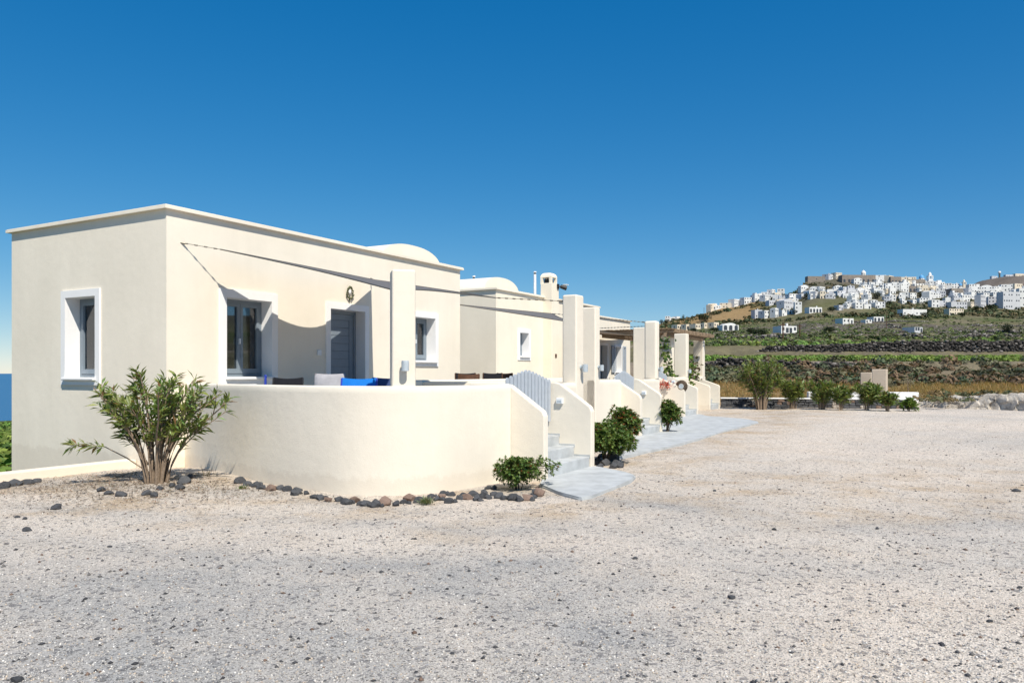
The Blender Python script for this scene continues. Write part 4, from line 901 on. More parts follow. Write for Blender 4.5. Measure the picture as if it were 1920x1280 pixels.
p = on_z(1252, 812, 0); bush(p, 0.86, 0.68, 'small round green shrub with short trunk between the second and third stairs', 560, 0.07, 8, trunk=0.12)
# climbing plant, red flowers, wreath on the third stairs
def vine(p0, p1, n, label, L, w, seed, base):
    rn = random.Random(seed); bm = bmesh.new(); d = p1-p0; pts = [p0+d*(k/9)+Vector((rn.uniform(-w, w)*0.5, rn.uniform(-w, w)*0.5, 0)) for k in range(10)]; loc = Vector((p0.x, p0.y, p0.z)); pts = [q-loc for q in pts]
    tube(bm, pts, [0.02-0.0015*k for k in range(10)], 6); pos, dr = [], []
    for i in range(n):
        s = rn.uniform(0.05, 1)*9; k = min(8, int(s)); q = pts[k].lerp(pts[k+1], s-k)+Vector((rn.gauss(0, w), rn.gauss(0, w), rn.gauss(0, w*0.5))); pos.append(tuple(q)); dr.append((rn.gauss(0, 1), rn.gauss(-0.3, 1), rn.gauss(0.1, 0.7)))
    m = len(pos); Ls = L*(0.6+0.8*rng.random(m)); lv = leaf_arrays(np.array(pos), np.array(dr), Ls, Ls*0.75, greens(m, base, 0.4, (0.16, 0.22, 0.05), 0.25), 0.1, rng.random(m)*2)
    return plant('climbing_plant', loc, label, 'plant', bm, lv, None, 'dark_stem')
vine(P(29.3, 9.35, FLOOR), P(29.1, 9.75, 2.95), 190, 'green climbing plant hanging beside the garden chimney', 0.17, 0.13, 4, (0.06, 0.10, 0.03))
vine(P(30.6, 9.3, 0.7), P(30.75, 9.2, 2.0), 260, 'bright green bushy creeper behind the third stairs', 0.13, 0.17, 9, (0.12, 0.19, 0.04))
vine(P(34.0, 10.3, 0.7), P(34.4, 10.1, 2.0), 260, 'dark reddish leafed plant in front of the last pillar', 0.17, 0.24, 11, (0.085, 0.065, 0.035))
b_, z_ = on_a(1245, 720, 26.85); fl = empty('red_flowers', P(26.8, b_, z_)); tag(fl, 'sprig of red flowers hanging over the stair wall', 'flowers')
bm = bmesh.new(); tube(bm, [(0, 0, 0.12), (-0.05, -0.06, 0.1), (-0.1, -0.12, -0.06)], 0.008, 5); tube(bm, [(0, 0, 0.1), (0.14, -0.05, 0.05), (0.22, -0.06, -0.05)], 0.007, 5); obj('stems', bm, M['dark_stem'], fl)
n = 150; q = rng.normal(0, 1, (n, 3))*np.array([0.16, 0.10, 0.075])+np.array([0.02, -0.08, 0]); lv = leaf_arrays(q, rng.normal(0, 1, (n, 3)), 0.07, 0.06, np.tile(np.array([0.48, 0.06, 0.035]), (n, 1))*(0.7+0.6*rng.random((n, 1))), 0.0)
tag(mobj('petals', fast_mesh('petals', *lv[:2], M['leaf'], lv[2]), fl), kind='stuff')
b_, z_ = on_a(1277, 725, 26.85); q = empty('round_basket', P(26.93, b_, z_+0.02), TH); tag(q, 'round dark woven basket on the sloping stair wall', 'basket')
bm = bmesh.new(); prev = None
for k in range(24):
    t = 2*math.pi*k/24; 
for rr_, zz in ((0.20, 0.0), (0.18, 0.02), (0.15, 0.035), (0.115, 0.045)):
    tube(bm, [(-zz-0.02, rr_*math.cos(6.2832*k/24), rr_*math.sin(6.2832*k/24)) for k in range(25)], 0.022, 6, cap=False)
obj('weave', bm, M['dark_stem'], q, smooth=60)
bm = bmesh.new(); tube(bm, [(-0.06, 0, 0), (-0.085, 0, 0)], 0.085, 14); obj('centre', bm, M['lampgrey'], q)
# small weeds at the wall foot
def weed(u, v, label, r, n, base, L):
    p = on_z(u, v, 0); bm = bmesh.new(); tube(bm, [(0, 0, -0.02), (0, 0, r*0.3)], 0.004, 4); q = rng.normal(0, 1, (n, 3))*np.array([r*0.25, r*0.25, 0])+np.array([0, 0, 0.005]); d = rng.normal(0, 1, (n, 3)); d[:, 2] = np.abs(d[:, 2])+0.6
    plant('weed', p, label, 'weed', bm, leaf_arrays(q, d, r*(0.5+0.6*rng.random(n)), L, greens(n, base, 0.3), 0.1), 'weeds at the wall foot', 'dark_stem')
weed(800, 945, 'tuft of grey-green weed among the border rocks', 0.13, 160, (0.16, 0.19, 0.10), 0.012)
weed(455, 918, 'small green weed beside the first border rock', 0.09, 80, (0.13, 0.17, 0.06), 0.010)
weed(385, 900, 'dry tuft of stems against the terrace wall behind the oleander', 0.28, 40, (0.20, 0.16, 0.09), 0.007)
# leaf litter under the oleander
n = 5200; X = rng.normal(-5.0, 1.25, n); Y = rng.normal(10.7, 0.75, n); b = D2.x*X+D2.y*Y; a = D1.x*X+D1.y*Y; ok = (b < 11.9) & ~((a > 7.75) & (b > 5.6)); X, Y = X[ok], Y[ok]; n = len(X); d = rng.normal(0, 1, (n, 3)); d[:, 2] = rng.random(n)*0.25
lv = leaf_arrays(np.stack([X, Y, height(X, Y)+0.008], -1), d, 0.05*(0.5+rng.random(n)), 0.012, greens(n, (0.16, 0.115, 0.075), 0.5), 0.0)
tag(mobj('leaf_litter', fast_mesh('leaf_litter', *lv[:2], M['pebble'], lv[2])), 'dry leaf litter on the soil around the oleander', 'litter', kind='stuff')

# ------------------------------------------------------------------ far edge of the yard: stone wall, oleanders, masonry posts
def block_mesh(seed, mat):
    bm = bmesh.new(); bmesh.ops.create_cube(bm, size=1.0); bmesh.ops.bevel(bm, geom=bm.edges[:], offset=0.13, segments=1, affect='EDGES'); rn = random.Random(seed)
    for v in bm.verts: v.co += Vector((rn.uniform(-.09, .09), rn.uniform(-.09, .09), rn.uniform(-.09, .09)))
    me = bpy.data.meshes.new('stone'); bm.to_mesh(me); bm.free(); me.materials.append(mat); return me
SB = [block_mesh(i, M['rock']) for i in range(5)]+[block_mesh(9+i, M['rock_pale']) for i in range(2)]+[block_mesh(15, M['rock_brown'])]
wa = on_z(1352, 763.5, 0); wb = on_z(1716, 766.5, 0); wl_ = (wb-wa).length; wdir = (wb-wa).normalized(); wz = math.atan2(wdir.y, wdir.x)
sw = empty('low_stone_wall', wa, wz); tag(sw, 'low wall of dark rough stones with white coping along the yard', 'wall')
rn = random.Random(5); 
obj('core', bbox(0.02, wl_-0.02, 0.08, 0.26, -0.1, 0.38), M['rock'], sw)
z = 0.0
for row, hh in enumerate((0.14, 0.13, 0.12)):
    x = 0.0
    while x < wl_-0.1:
        ln = rn.uniform(0.13, 0.30); me = SB[rn.choice((0, 1, 2, 3, 4, 0, 1, 2, 3, 4, 0, 1, 2, 5, 7))]; mobj('stone', me, sw, (x+ln/2, 0.10+rn.uniform(-.02, .02), z+hh/2), (rn.uniform(-.1, .1), rn.uniform(-.1, .1), rn.uniform(-.12, .12)), (ln*1.02, 0.2, hh*rn.uniform(0.92, 1.1))); x += ln
    z += hh
obj('coping', bbox(-0.03, wl_*0.55, -0.04, 0.34, 0.395, 0.45, bev=0.015), M['trim'], sw); obj('coping', bbox(wl_*0.553, wl_+0.03, -0.04, 0.34, 0.39, 0.455, bev=0.015), M['trim'], sw)
pw = P(0, 0); 
bm = bmesh.new(); box(bm, 0, 4.9, 0, 0.5, -0.2, 0.62, bev=0.03); o = obj('white_bench_wall', bm, M['trim'], None, Vector((on_z(1500, 760, 0).x+0.3, wa.y+1.7, 0.05)), wz); tag(o, 'low white masonry bench behind the stone wall', 'bench')
for (u0, u1, um, vt, vb, Y, lb) in ((1641, 1671, 1662, 692, 738, 39.5, 'taller square beige masonry post beyond the stone wall'), (1618, 1642, 1634, 698, 738, 41.0, 'shorter square beige masonry post beyond the stone wall')):
    a0, zt = on_b(um, vt, 1.0) if False else (0, 0)
    c = Vector(((um-CX)/F*Y, Y, 0)); zt = EYE+(HV-vt)/F*Y; w_ = (um-u0)/F*Y/0.83; d_ = (u1-um)/F*Y/0.45
    bm = bmesh.new(); box(bm, 0, d_, 0, w_, hz(c.x, c.y)-0.4, zt, bev=0.03); o = obj('masonry_post', bm, M['beige_pillar'], None, c, TH-R(4)); tag(o, lb, 'post', 'masonry posts beyond the yard')
ogrp = 'oleanders along the stone wall'
for i, (u, v, vt, wpx, nst, lb) in enumerate(((1428, 767, 672, 96, 46, 'tallest oleander in front of the low stone wall'), (1487, 767, 704, 62, 26, 'middle-sized oleander beside the tallest one at the stone wall'), (1540, 768, 712, 60, 22, 'oleander with sparse stems in front of the white coping'), (1575, 769, 725, 46, 16, 'short yellowish oleander at the stone wall'), (1624, 769, 716, 60, 26, 'oleander in front of the beige masonry posts'), (1664, 771, 734, 40, 18, 'low dark oleander at the right end of the stone wall'))):
    p = on_z(u, v, 0); H = (v-vt)/F*p.y; W = wpx/F*p.y; oleander(p, H, W, int(nst*1.0), lb, 1.25, 0.22, 30+i, False, 0.3, ogrp, (0.17, 0.225, 0.075))
p = on_z(1704, 770, 0); bush(p, 0.5, 0.75, 'small bright green shrub at the end of the stone wall', 160, 0.10, 40, (0.13, 0.20, 0.04))
# bare sapling
p = Vector(((1702-CX)/F*39, 39, hz((1702-CX)/F*39, 39))); t = empty('bare_sapling', p); tag(t, 'thin leafless sapling beyond the stone wall', 'sapling'); bm = bmesh.new(); tube(bm, [(0, 0, -0.1), (0.02, 0, 0.5), (0, 0, 0.9)], [0.03, 0.022, 0.014], 6); obj('trunk', bm, M['stem'], t)
bm = bmesh.new()
for k in range(14):
    a = rng.random()*6.28; s = 0.45+0.45*rng.random(); tube(bm, [(0.01, 0, s), (0.01+0.16*math.cos(a), 0.16*math.sin(a), s+0.16), (0.01+0.24*math.cos(a), 0.24*math.sin(a), s+0.36)], [0.009, 0.007, 0.004], 4)
obj('twigs', bm, M['stem'], t)
# pale rock bank on the right
def bank():
    us = np.linspace(1708, 2250, 260); V = []; m = 26
    yb = np.interp(us, [1708, 1760, 1920, 2250], [36.4, 35.2, 32.0, 27.0]); ht = np.interp(us, [1708, 1740, 1790, 1850, 1920, 2250], [0.10, 0.30, 0.45, 0.60, 0.70, 0.9])
    X0 = (us-CX)/F*yb; k = np.linspace(0, 1, m)
    prof_y = np.array([-0.15, *np.linspace(0, 0.55, m-9), *np.linspace(0.8, 5.6, 8)]); prof_z = np.array([-0.2, *(np.sin(np.linspace(0, math.pi/2, m-9))), *([1.0]*8)])
    X = X0[:, None]+0*prof_y[None]; Y = yb[:, None]+prof_y[None]; hz_ = np.maximum(height(X, Y), 0)
    Z = ht[:, None]*prof_z[None]*(1-0*X); back = np.clip((prof_y-0.8)/4.8, 0, 1)[None]; Z = Z*(1-back)+(np.maximum(hz_, 0)-0.12)*back
    nz = np.array([[mnoise.fractal(Vector((x*2.4, y*2.4, z*3.0)), 0.9, 2.1, 5) for x, y, z in zip(rx, ry, rz)] for rx, ry, rz in zip(X, Y, Z)])
    Y = Y+0.30*nz*(1-back); Z = Z+0.12*nz*(1-back)*(prof_z[None] > 0.15)
    n = len(us); Vv = np.stack([X, Y, Z], -1).reshape(-1, 3); idx = np.arange(n*m).reshape(n, m); Q = np.stack([idx[:-1, :-1], idx[1:, :-1], idx[1:, 1:], idx[:-1, 1:]], -1).reshape(-1, 4)
    o = mobj('rock_bank', fast_mesh('rock_bank', Vv, Q, M['bank'], None, True)); tag(o, kind='structure')
bank()

# ------------------------------------------------------------------ field plants: clumps of small leaf faces
def clump_template(k, flat=0.75, seed=1):
    r = np.random.default_rng(seed); d = r.normal(0, 1, (k, 3)); d[:, 2] = np.abs(d[:, 2]); d /= np.linalg.norm(d, axis=1, keepdims=True); p = d*(0.35+0.65*r.random((k, 1))**0.5); p[:, 2] *= flat
    t = np.cross(d, r.normal(0, 1, (k, 3))); t /= np.linalg.norm(t, axis=1, keepdims=True); s = np.cross(d+0.6*r.normal(0, 1, (k, 3)), t); s /= np.linalg.norm(s, axis=1, keepdims=True)
    return p, t, s
def clumps(name, P3, size, k, leaf, base, var, label, cat, alt=None, altp=0.2, flat=0.75, mat='farleaf', nt=6, aspect=0.6):
    P3 = np.asarray(P3); n = len(P3); VV, CC = [], []
    T = [clump_template(k, flat, 50+i) for i in range(nt)]; pick = rng.integers(0, nt, n); cb = greens(n, base, var, alt, altp)
    for i in range(nt):
        m = pick == i; p, t, s = T[i]; c = P3[m]; sz = size[m][:, None, None]; th = rng.random(m.sum())*6.28; R_ = np.zeros((m.sum(), 3, 3)); R_[:, 0, 0] = np.cos(th); R_[:, 0, 1] = -np.sin(th); R_[:, 1, 0] = np.sin(th); R_[:, 1, 1] = np.cos(th); R_[:, 2, 2] = 1
        pp = np.einsum('nij,kj->nki', R_, p)*sz+c[:, None]; tt = np.einsum('nij,kj->nki', R_, t)*leaf*sz; ss = np.einsum('nij,kj->nki', R_, s)*leaf*sz*aspect
        V = np.stack([pp-tt, pp+ss, pp+tt, pp-ss], 2).reshape(-1, 3); VV.append(V); c3 = np.repeat(cb[m][:, None], k, 1)*(0.65+0.7*rng.random((m.sum(), k, 1))); CC.append(np.repeat(c3.reshape(-1, 3), 4, 0))
    V = np.concatenate(VV); C = np.concatenate(CC); Q = np.arange(len(V)).reshape(-1, 4)
    o = mobj(name, fast_mesh(name, V, Q, M[mat], C)); tag(o, label, cat, kind='stuff'); return o
def scatter(n, u0, u1, d0, d1, keep=None, power=1.0):
    U = u0+(u1-u0)*rng.random(n*3); D = d0*(d1/d0)**(rng.random(n*3)**power); X = (U-CX)/F*D
    if keep is not None: k = keep(U, X, D); X, D = X[k], D[k]
    X, D = X[:n], D[:n]; return np.stack([X, D, height(X, D)], -1)
gn = lambda X, Y, s, sd: wob(X, Y, s, sd)
pts = scatter(1800, 1290, 2250, 62, 88, lambda U, X, D: (gn(X, D, 0.16, 3) > -0.35)); clumps('vineyard', pts, 0.28+0.28*rng.random(len(pts)), 54, 0.26, (0.14, 0.215, 0.04), 0.3, 'bright green low bush vines on the terrace below the long stone wall', 'vineyard', (0.16, 0.22, 0.05), 0.3, 0.9)
pts = scatter(2000, 1290, 2300, 92, 215, lambda U, X, D: (gn(X, D, 0.07, 1) > -0.15)); clumps('vineyard', pts, 0.38+0.42*rng.random(len(pts)), 22, 0.36, (0.135, 0.20, 0.045), 0.35, 'green bush vines scattered over the field above the long stone wall', 'vineyard', (0.07, 0.085, 0.04), 0.35, 0.8)
pts = scatter(8000, 1180, 2200, 170, 600, lambda U, X, D: (gn(X, D, 0.03, 2) > -0.55)); clumps('terrace_scrub', pts, 0.45+0.9*rng.random(len(pts))**2, 9, 0.5, (0.065, 0.085, 0.03), 0.4, 'dark green scrub and vines on the distant terraces', 'scrub', (0.11, 0.15, 0.04), 0.3, 0.7)
pts = scatter(1800, 1240, 1960, 560, 790, lambda U, X, D: (gn(X, D, 0.02, 5) > 0.0)); clumps('village_greenery', pts, 1.2+2.2*rng.random(len(pts))**2, 9, 0.5, (0.05, 0.065, 0.028), 0.4, 'dark scrub between the village houses', 'scrub', (0.12, 0.10, 0.05), 0.3, 0.8)
pts = scatter(150, 1715, 2200, 33.5, 38.5, lambda U, X, D: gn(X, D, 0.6, 2) > 0.0); pts[:, 2] += 0.35; clumps('bank_scrub', pts, 0.12+0.22*rng.random(len(pts)), 46, 0.22, (0.11, 0.115, 0.06), 0.45, 'small dry shrubs growing on the pale rock bank', 'scrub', (0.22, 0.16, 0.08), 0.4, 0.8)
pts = scatter(520, 1440, 2250, 46, 60.5, lambda U, X, D: (gn(X, D, 0.3, 4) > -0.5)); clumps('bank_scrub', pts, 0.3+0.55*rng.random(len(pts)), 70, 0.20, (0.085, 0.09, 0.05), 0.5, 'grey-green and brown scrub covering the bank below the terraces', 'scrub', (0.15, 0.10, 0.06), 0.38, 0.85)
pts = scatter(160, 1310, 1450, 48, 59, None); clumps('bank_scrub', pts, 0.25+0.45*rng.random(len(pts)), 60, 0.22, (0.10, 0.11, 0.06), 0.4, 'grey-green scrub left of the tallest oleander, below the wall', 'scrub', (0.12, 0.11, 0.06), 0.3, 0.8)
pts = scatter(260, -60, 60, 16, 130, None); clumps('field_scrub', pts, 0.35+0.4*rng.random(len(pts)), 50, 0.24, (0.105, 0.17, 0.03), 0.35, 'bright green low vines on the slope towards the sea', 'vineyard', None, 0, 0.8)
def dry(n, u0, u1, d0, d1, name, label, hgt, colr):
    p = scatter(n, u0, u1, d0, d1, lambda U, X, D: gn(X, D, 0.5, 2) > -0.35); n = len(p); p = np.repeat(p, 7, 0); p[:, :2] += rng.normal(0, 0.07, (len(p), 2)); d = rng.normal(0, 0.35, (len(p), 3)); d[:, 2] = 1
    lv = leaf_arrays(p, d, hgt*(0.5+0.8*rng.random(len(p))), 0.022, greens(len(p), colr, 0.35, (0.42, 0.31, 0.14), 0.3), 0.12); tag(mobj(name, fast_mesh(name, *lv[:2], M['drygrass'], lv[2])), label, 'grass', kind='stuff')
dry(5200, 1300, 2100, 38, 47, 'dry_grass', 'dry straw-coloured grass behind the stone wall', 0.30, (0.36, 0.245, 0.115))
dry(1500, 1330, 1620, 47, 56, 'dry_grass', 'brown dry grass on the bank behind the oleanders', 0.3, (0.34, 0.20, 0.09))
# dry stone terrace walls
def dry_wall(u0, u1, D, z0, hts, label, size=0.3, seed=1, bend=0.0, back=2.6, cols=(0.03, 0.035, 0.045, 0.05, 0.06, 0.08, 0.11, 0.2)):
    rn = random.Random(seed); us = np.arange(u0, u1, size*F/D); X0 = (u0-CX)/F*D; t = empty('dry_stone_wall', (X0, D, z0)); tag(t, label, 'wall', 'dry stone terrace walls'); VV, FF, CC = [], [], []
    cube = np.array([[x, y, z] for x in (-.5, .5) for y in (-.5, .5) for z in (-.5, .5)]); fq = np.array([[0, 1, 3, 2], [4, 6, 7, 5], [0, 4, 5, 1], [2, 3, 7, 6], [0, 2, 6, 4], [1, 5, 7, 3]])
    for u in us:
        Du = D*(1+bend*math.sin(u/55.0+seed)); X = (u-CX)/F*Du; zb = hz(X, Du-back)-z0; h = np.interp(u, hts[0], hts[1]); z = zb-0.1
        while z < zb+h:
            s = rn.uniform(0.6, 1.35)*size; hh = s*rn.uniform(0.5, 0.85); v = (cube+rng.uniform(-.14, .14, (8, 3)))*np.array([s*1.1, 0.4, hh]); th = rn.uniform(-.3, .3); v = np.stack([v[:, 0]*math.cos(th)-v[:, 1]*math.sin(th), v[:, 0]*math.sin(th)+v[:, 1]*math.cos(th), v[:, 2]], -1)+np.array([X-X0+rn.uniform(-.1, .1), rn.uniform(-.14, .12)-0.55+Du-D, z+hh/2]); FF.append(fq+8*len(VV)); VV.append(v)
            g = rn.choice(cols); CC.append(np.tile(np.array([g*1.05, g*0.97, g*0.93]), (8, 1))); z += hh*0.92
    tag(mobj('stones', fast_mesh('stones', np.concatenate(VV), np.concatenate(FF), M['pebble'], np.concatenate(CC)), t), kind='stuff')
dry_wall(1322, 1605, 60, 1.75, ([1322, 1345, 1395, 1450, 1605], [0.6, 1.0, 0.95, 0.75, 0.6]), 'dark dry stone wall behind the tallest oleander, lower of the two', 0.21, 2)
dry_wall(1408, 2150, 90, 3.1, ([1408, 1440, 1560, 1640, 1700, 2150], [0.7, 1.4, 1.6, 1.9, 2.0, 2.0]), 'long dark dry stone wall across the vineyard, upper of the two', 0.22, 3)

for i, (u0_, u1_, D_) in enumerate(((1320, 1560, 128), (1500, 1760, 176), (1300, 1480, 190), (1660, 1960, 222), (1380, 1620, 262), (1290, 1420, 290), (1600, 1950, 310), (1440, 1640, 350), (1700, 1960, 380), (1520, 1760, 430), (1640, 1950, 480), (1400, 1560, 480), (1560, 1740, 530))):
    dry_wall(u0_, u1_, D_, hz((u0_-CX)/F*D_, D_), ([u0_, u0_+30, u1_-30, u1_], [0.2, 0.65, 0.75, 0.2]), 'thin line of dry stone terrace wall on the green slope below the village', 0.26+D_*0.0009, 20+i, 0.022, 0.5, (0.06, 0.07, 0.09, 0.11, 0.14, 0.2, 0.3))

# ------------------------------------------------------------------ village on the hill
CUBEW = {}
def unit_cube():
    if 'c' not in CUBEW:
        bm = bbox(-.5, .5, 0, 1, 0, 1); me = bpy.data.meshes.new('window'); bm.to_mesh(me); bm.free(); me.materials.append(M['far_window']); CUBEW['c'] = me
    return CUBEW['c']
VL = {}
def vhouse(x0, x1, y0, y1, mat='vwhite', yaw=None, nwin=None, roof=None, rows=None, arch=False, label=None, depth=None, Dfix=None):
    uc = (x0+x1)/2; p = on_hill(uc, y1) if Dfix is None else Vector(((uc-CX)/F*Dfix, Dfix, EYE+(HV-y1)/F*Dfix))
    Dp = p.y; W = (x1-x0)/F*Dp; H = (y1-y0)/F*Dp; yaw = random.uniform(-0.5, 0.75) if yaw is None else yaw; Dd = depth or random.uniform(5, 9)
    # a turned box shows front and one side: share the seen width between them
    c, s = math.cos(yaw), abs(math.sin(yaw)); Dd = min(Dd, W*0.45/max(s, 0.15)); Wf = max(2.0, (W-Dd*s)/c)
    t = empty('village_house', (p.x, p.y, p.z), yaw); Hw = H
    bm = bmesh.new(); box(bm, -Wf/2, Wf/2, 0, Dd, -4.0, Hw-0.25); 
    o_ = [bm.verts.new(q) for q in ((-Wf/2, 0, Hw), (Wf/2, 0, Hw), (Wf/2, Dd, Hw), (-Wf/2, Dd, Hw))]; i_ = [bm.verts.new(q) for q in ((-Wf/2+.3, .3, Hw), (Wf/2-.3, .3, Hw), (Wf/2-.3, Dd-.3, Hw), (-Wf/2+.3, Dd-.3, Hw))]
    d_ = [bm.verts.new(q) for q in ((-Wf/2, 0, Hw-.249), (Wf/2, 0, Hw-.249), (Wf/2, Dd, Hw-.249), (-Wf/2, Dd, Hw-.249))]; j_ = [bm.verts.new((v.co.x, v.co.y, Hw-.245)) for v in i_]
    for A, B in ((d_, o_), (o_, i_), (i_, j_)):
        for k in range(4): bm.faces.new((A[k], A[(k+1) % 4], B[(k+1) % 4], B[k]))
    obj('wall', bm, M[mat], t)
    roof = roof if roof is not None else random.choice(('flat', 'flat', 'flat', 'block', 'vault', 'chimney'))
    if roof == 'block': 
        bw = Wf*random.uniform(0.28, 0.45); bx = random.uniform(-Wf/2+0.4, Wf/2-bw-0.4); obj('roof_room', bbox(bx, bx+bw, Dd*0.4, Dd-0.4, Hw-0.24, Hw+2.2), M[mat], t)
    elif roof == 'vault' and Wf < 14:
        bm = bmesh.new(); pr = [(-Wf*0.36*math.cos(a), Hw-0.22+Wf*0.15*math.sin(a)) for a in np.linspace(0, math.pi, 12)]; prism(bm, [Vector((x, 0.5, z)) for x, z in pr], Vector((0, Dd-1, 0))); obj('roof_vault', bm, M[mat], t, smooth=40)
    elif roof == 'chimney': 
        bx = random.uniform(-Wf/2+0.6, Wf/2-0.6); obj('chimney', bbox(bx-0.35, bx+0.35, 1, 1.7, Hw-0.24, Hw+1.1), M[mat], t)
    rows = rows or max(1, min(3, round(H/3.1))); nw = nwin or max(2, min(7, int(Wf/2.3))); ct = 0
    for r in range(rows):
        fh = Hw/rows
        for k in range(nw):
            if nwin is None and random.random() < 0.22: continue
            x = -Wf/2+Wf*(k+0.5)/nw+random.uniform(-.15, .15); door = (r == 0 and random.random() < 0.35); ww = random.uniform(0.9, 1.25) if not arch else min(2.2, Wf/nw*0.62); wh = (2.1 if door else 1.25) if not arch else min(2.3, fh*0.68); zz = r*fh+(0.05 if door or arch else fh*0.36)
            wo_ = mobj('door' if door else 'window', unit_cube(), t, (x, -0.03, zz), (0, 0, 0), (ww, 0.1, min(wh, fh*0.72))); ct += 1
            if arch:
                bm = bmesh.new(); pr = [(ww/2*math.cos(a), ww/2*math.sin(a)*0.8) for a in np.linspace(0, math.pi, 9)]; prism(bm, [Vector((x+q[0], -0.031, zz+min(wh, fh*0.72)-0.01+q[1])) for q in pr], Vector((0, 0.1, 0))); obj('arch_head', bm, M['far_window'], t)
    if Dd*s > 1.8 and random.random() < 0.7:
        sgn = -1 if yaw > 0 else 1
        wo_ = mobj('window', unit_cube(), t, (sgn*(Wf/2+0.03), Dd*0.5, rows > 1 and Hw*0.6 or Hw*0.4), (0, 0, R(-90)*sgn*-1), (1.0, 0.1, 1.2))
        wo_.location.x = sgn*(Wf/2-0.07) if False else sgn*(Wf/2+0.03)
    cn = {'vwhite': 'whitewashed', 'vcream': 'cream', 'vgrey': 'pale grey', 'vstone': 'brown stone'}[mat]
    rt = {'flat': 'flat roof', 'block': 'small roof room', 'vault': 'vaulted roof', 'chimney': 'roof chimney'}[roof]
    plc = 'on the village crest' if y1 < 535 else 'in the upper village rows' if y1 < 552 else 'in the middle village rows' if y1 < 570 else 'at the village foot' if y1 < 600 else 'among the terraces below the village'
    tag(t, label or '%s %s house, %s, %s, %s' % (cn, {1: 'one-storey', 2: 'two-storey', 3: 'three-storey'}[rows], rt, 'arches' if arch else ('few openings' if ct < 4 else 'several openings' if ct < 8 else 'many openings'), plc), 'house', 'houses of the hill village'); return t
W_, C_, G_, S_ = 'vwhite', 'vcream', 'vgrey', 'vstone'
vl = [
 (1246,1257,592,602,W_),(1256,1268,594,601,W_),(1265,1279,587,594,W_),(1328,1350,568,577,C_),(1349,1371,566,576,C_),(1337,1353,564,571,W_),(1371,1394,561,573,W_),(1376,1398,555,562,W_),(1393,1416,558,569,W_),(1414,1430,551,565,W_),(1423,1438,545,555,W_),(1430,1446,553,564,W_),(1443,1458,541,554,W_),(1456,1471,541,553,W_),(1446,1462,553,565,W_),(1460,1480,554,564,G_),(1478,1498,551,563,W_),(1440,1458,563,572,G_),(1463,1497,564,580,G_),(1489,1505,566,588,W_),(1414,1431,581,597,G_),(1430,1446,582,597,W_),(1449,1464,578,595,W_),(1462,1480,581,592,W_),(1478,1492,581,589,W_),
 (1517,1534,539,547,W_),(1531,1553,538,545,W_),(1524,1538,546,559,G_),(1537,1549,546,560,C_),(1548,1562,548,559,C_),(1562,1580,537,548,W_),(1578,1590,538,553,G_),(1589,1603,536,552,G_),(1580,1596,550,559,W_),(1594,1610,549,558,W_),(1604,1618,542,551,W_),(1617,1630,530,541,W_),(1628,1642,529,540,W_),(1642,1657,529,536,W_),(1654,1667,534,546,W_),(1666,1682,536,546,W_),(1618,1636,544,553,W_),(1636,1650,541,549,W_),(1650,1664,546,556,W_),(1622,1640,552,562,W_),
 (1581,1596,566,577,W_),(1594,1607,562,572,W_),(1604,1618,567,579,W_),(1616,1631,561,571,W_),(1620,1634,570,579,W_),(1632,1646,563,574,W_),(1640,1656,567,578,W_),(1655,1670,556,568,G_),(1666,1680,552,562,W_),(1570,1584,572,582,G_),
 (1548,1566,514,523,G_),(1553,1566,509,516,W_),(1564,1582,512,523,C_),(1660,1683,514,525,C_),(1690,1718,519,531,C_),(1640,1662,516,525,W_),(1660,1676,531,547,W_),(1673,1688,531,546,W_),(1687,1706,532,547,W_),(1688,1706,548,560,W_),(1703,1722,549,560,W_),(1720,1741,535,546,C_),(1738,1754,531,545,W_),(1753,1773,529,542,W_),(1772,1786,531,541,W_),(1784,1800,532,541,W_),(1753,1770,541,551,W_),(1767,1784,541,550,W_),(1736,1756,547,562,W_),(1724,1742,559,569,W_),(1747,1762,562,576,W_),(1760,1775,564,575,G_),(1772,1783,558,571,W_),(1783,1803,554,568,G_),(1802,1821,553,566,W_),(1817,1837,533,549,W_),(1808,1830,540,552,G_),(1816,1836,548,561,W_),(1783,1814,566,580,G_),(1813,1835,566,578,C_),(1775,1812,579,591,C_),(1836,1864,538,549,W_),(1862,1880,537,548,W_),(1877,1900,533,546,W_),(1898,1922,532,546,C_),(1832,1856,553,577,G_),(1853,1878,556,575,G_),(1878,1916,547,580,G_),(1912,1950,540,577,W_),(1690,1702,563,570,W_),(1708,1722,562,570,W_)]
for h in vl: vhouse(*h)
FILL = [(1500, 1580, 540, 562, 12), (1580, 1690, 532, 560, 22), (1690, 1800, 534, 566, 22), (1800, 1920, 538, 562, 14), (1376, 1500, 553, 574, 16), (1585, 1680, 560, 580, 12)]
for (u0_, u1_, v0_, v1_, n_) in FILL:
    for _ in range(n_):
        uu, vv_ = random.uniform(u0_, u1_), random.uniform(v0_, v1_); ww_ = random.uniform(11, 20); vhouse(uu-ww_/2, uu+ww_/2, vv_-random.uniform(7, 11.5), vv_, random.choice((W_, W_, W_, W_, W_, G_, C_)))
LW = 'long low whitewashed house'
vhouse(1460, 1499, 611, 624, W_, 0.25, 4, 'chimney', 1, label='long low white house with chimney alone among the dark green terraces')
vhouse(1577, 1604, 597, 607, W_, 0.2, 3, 'flat', 1, label='white house with grey side wall alone below the village'); vhouse(1636, 1660, 595, 605, W_, 0.15, 3, 'flat', 1, label='low white house with arched openings on a terrace below the village', arch=True)
vhouse(1621, 1637, 600, 606, W_, 0.2, 2, 'flat', 1, label='tiny white annexe left of a low white house on the terraces'); vhouse(1689, 1742, 580, 594, W_, 0.2, 6, 'chimney', 1, label='long white house with chimney at the foot of the village')
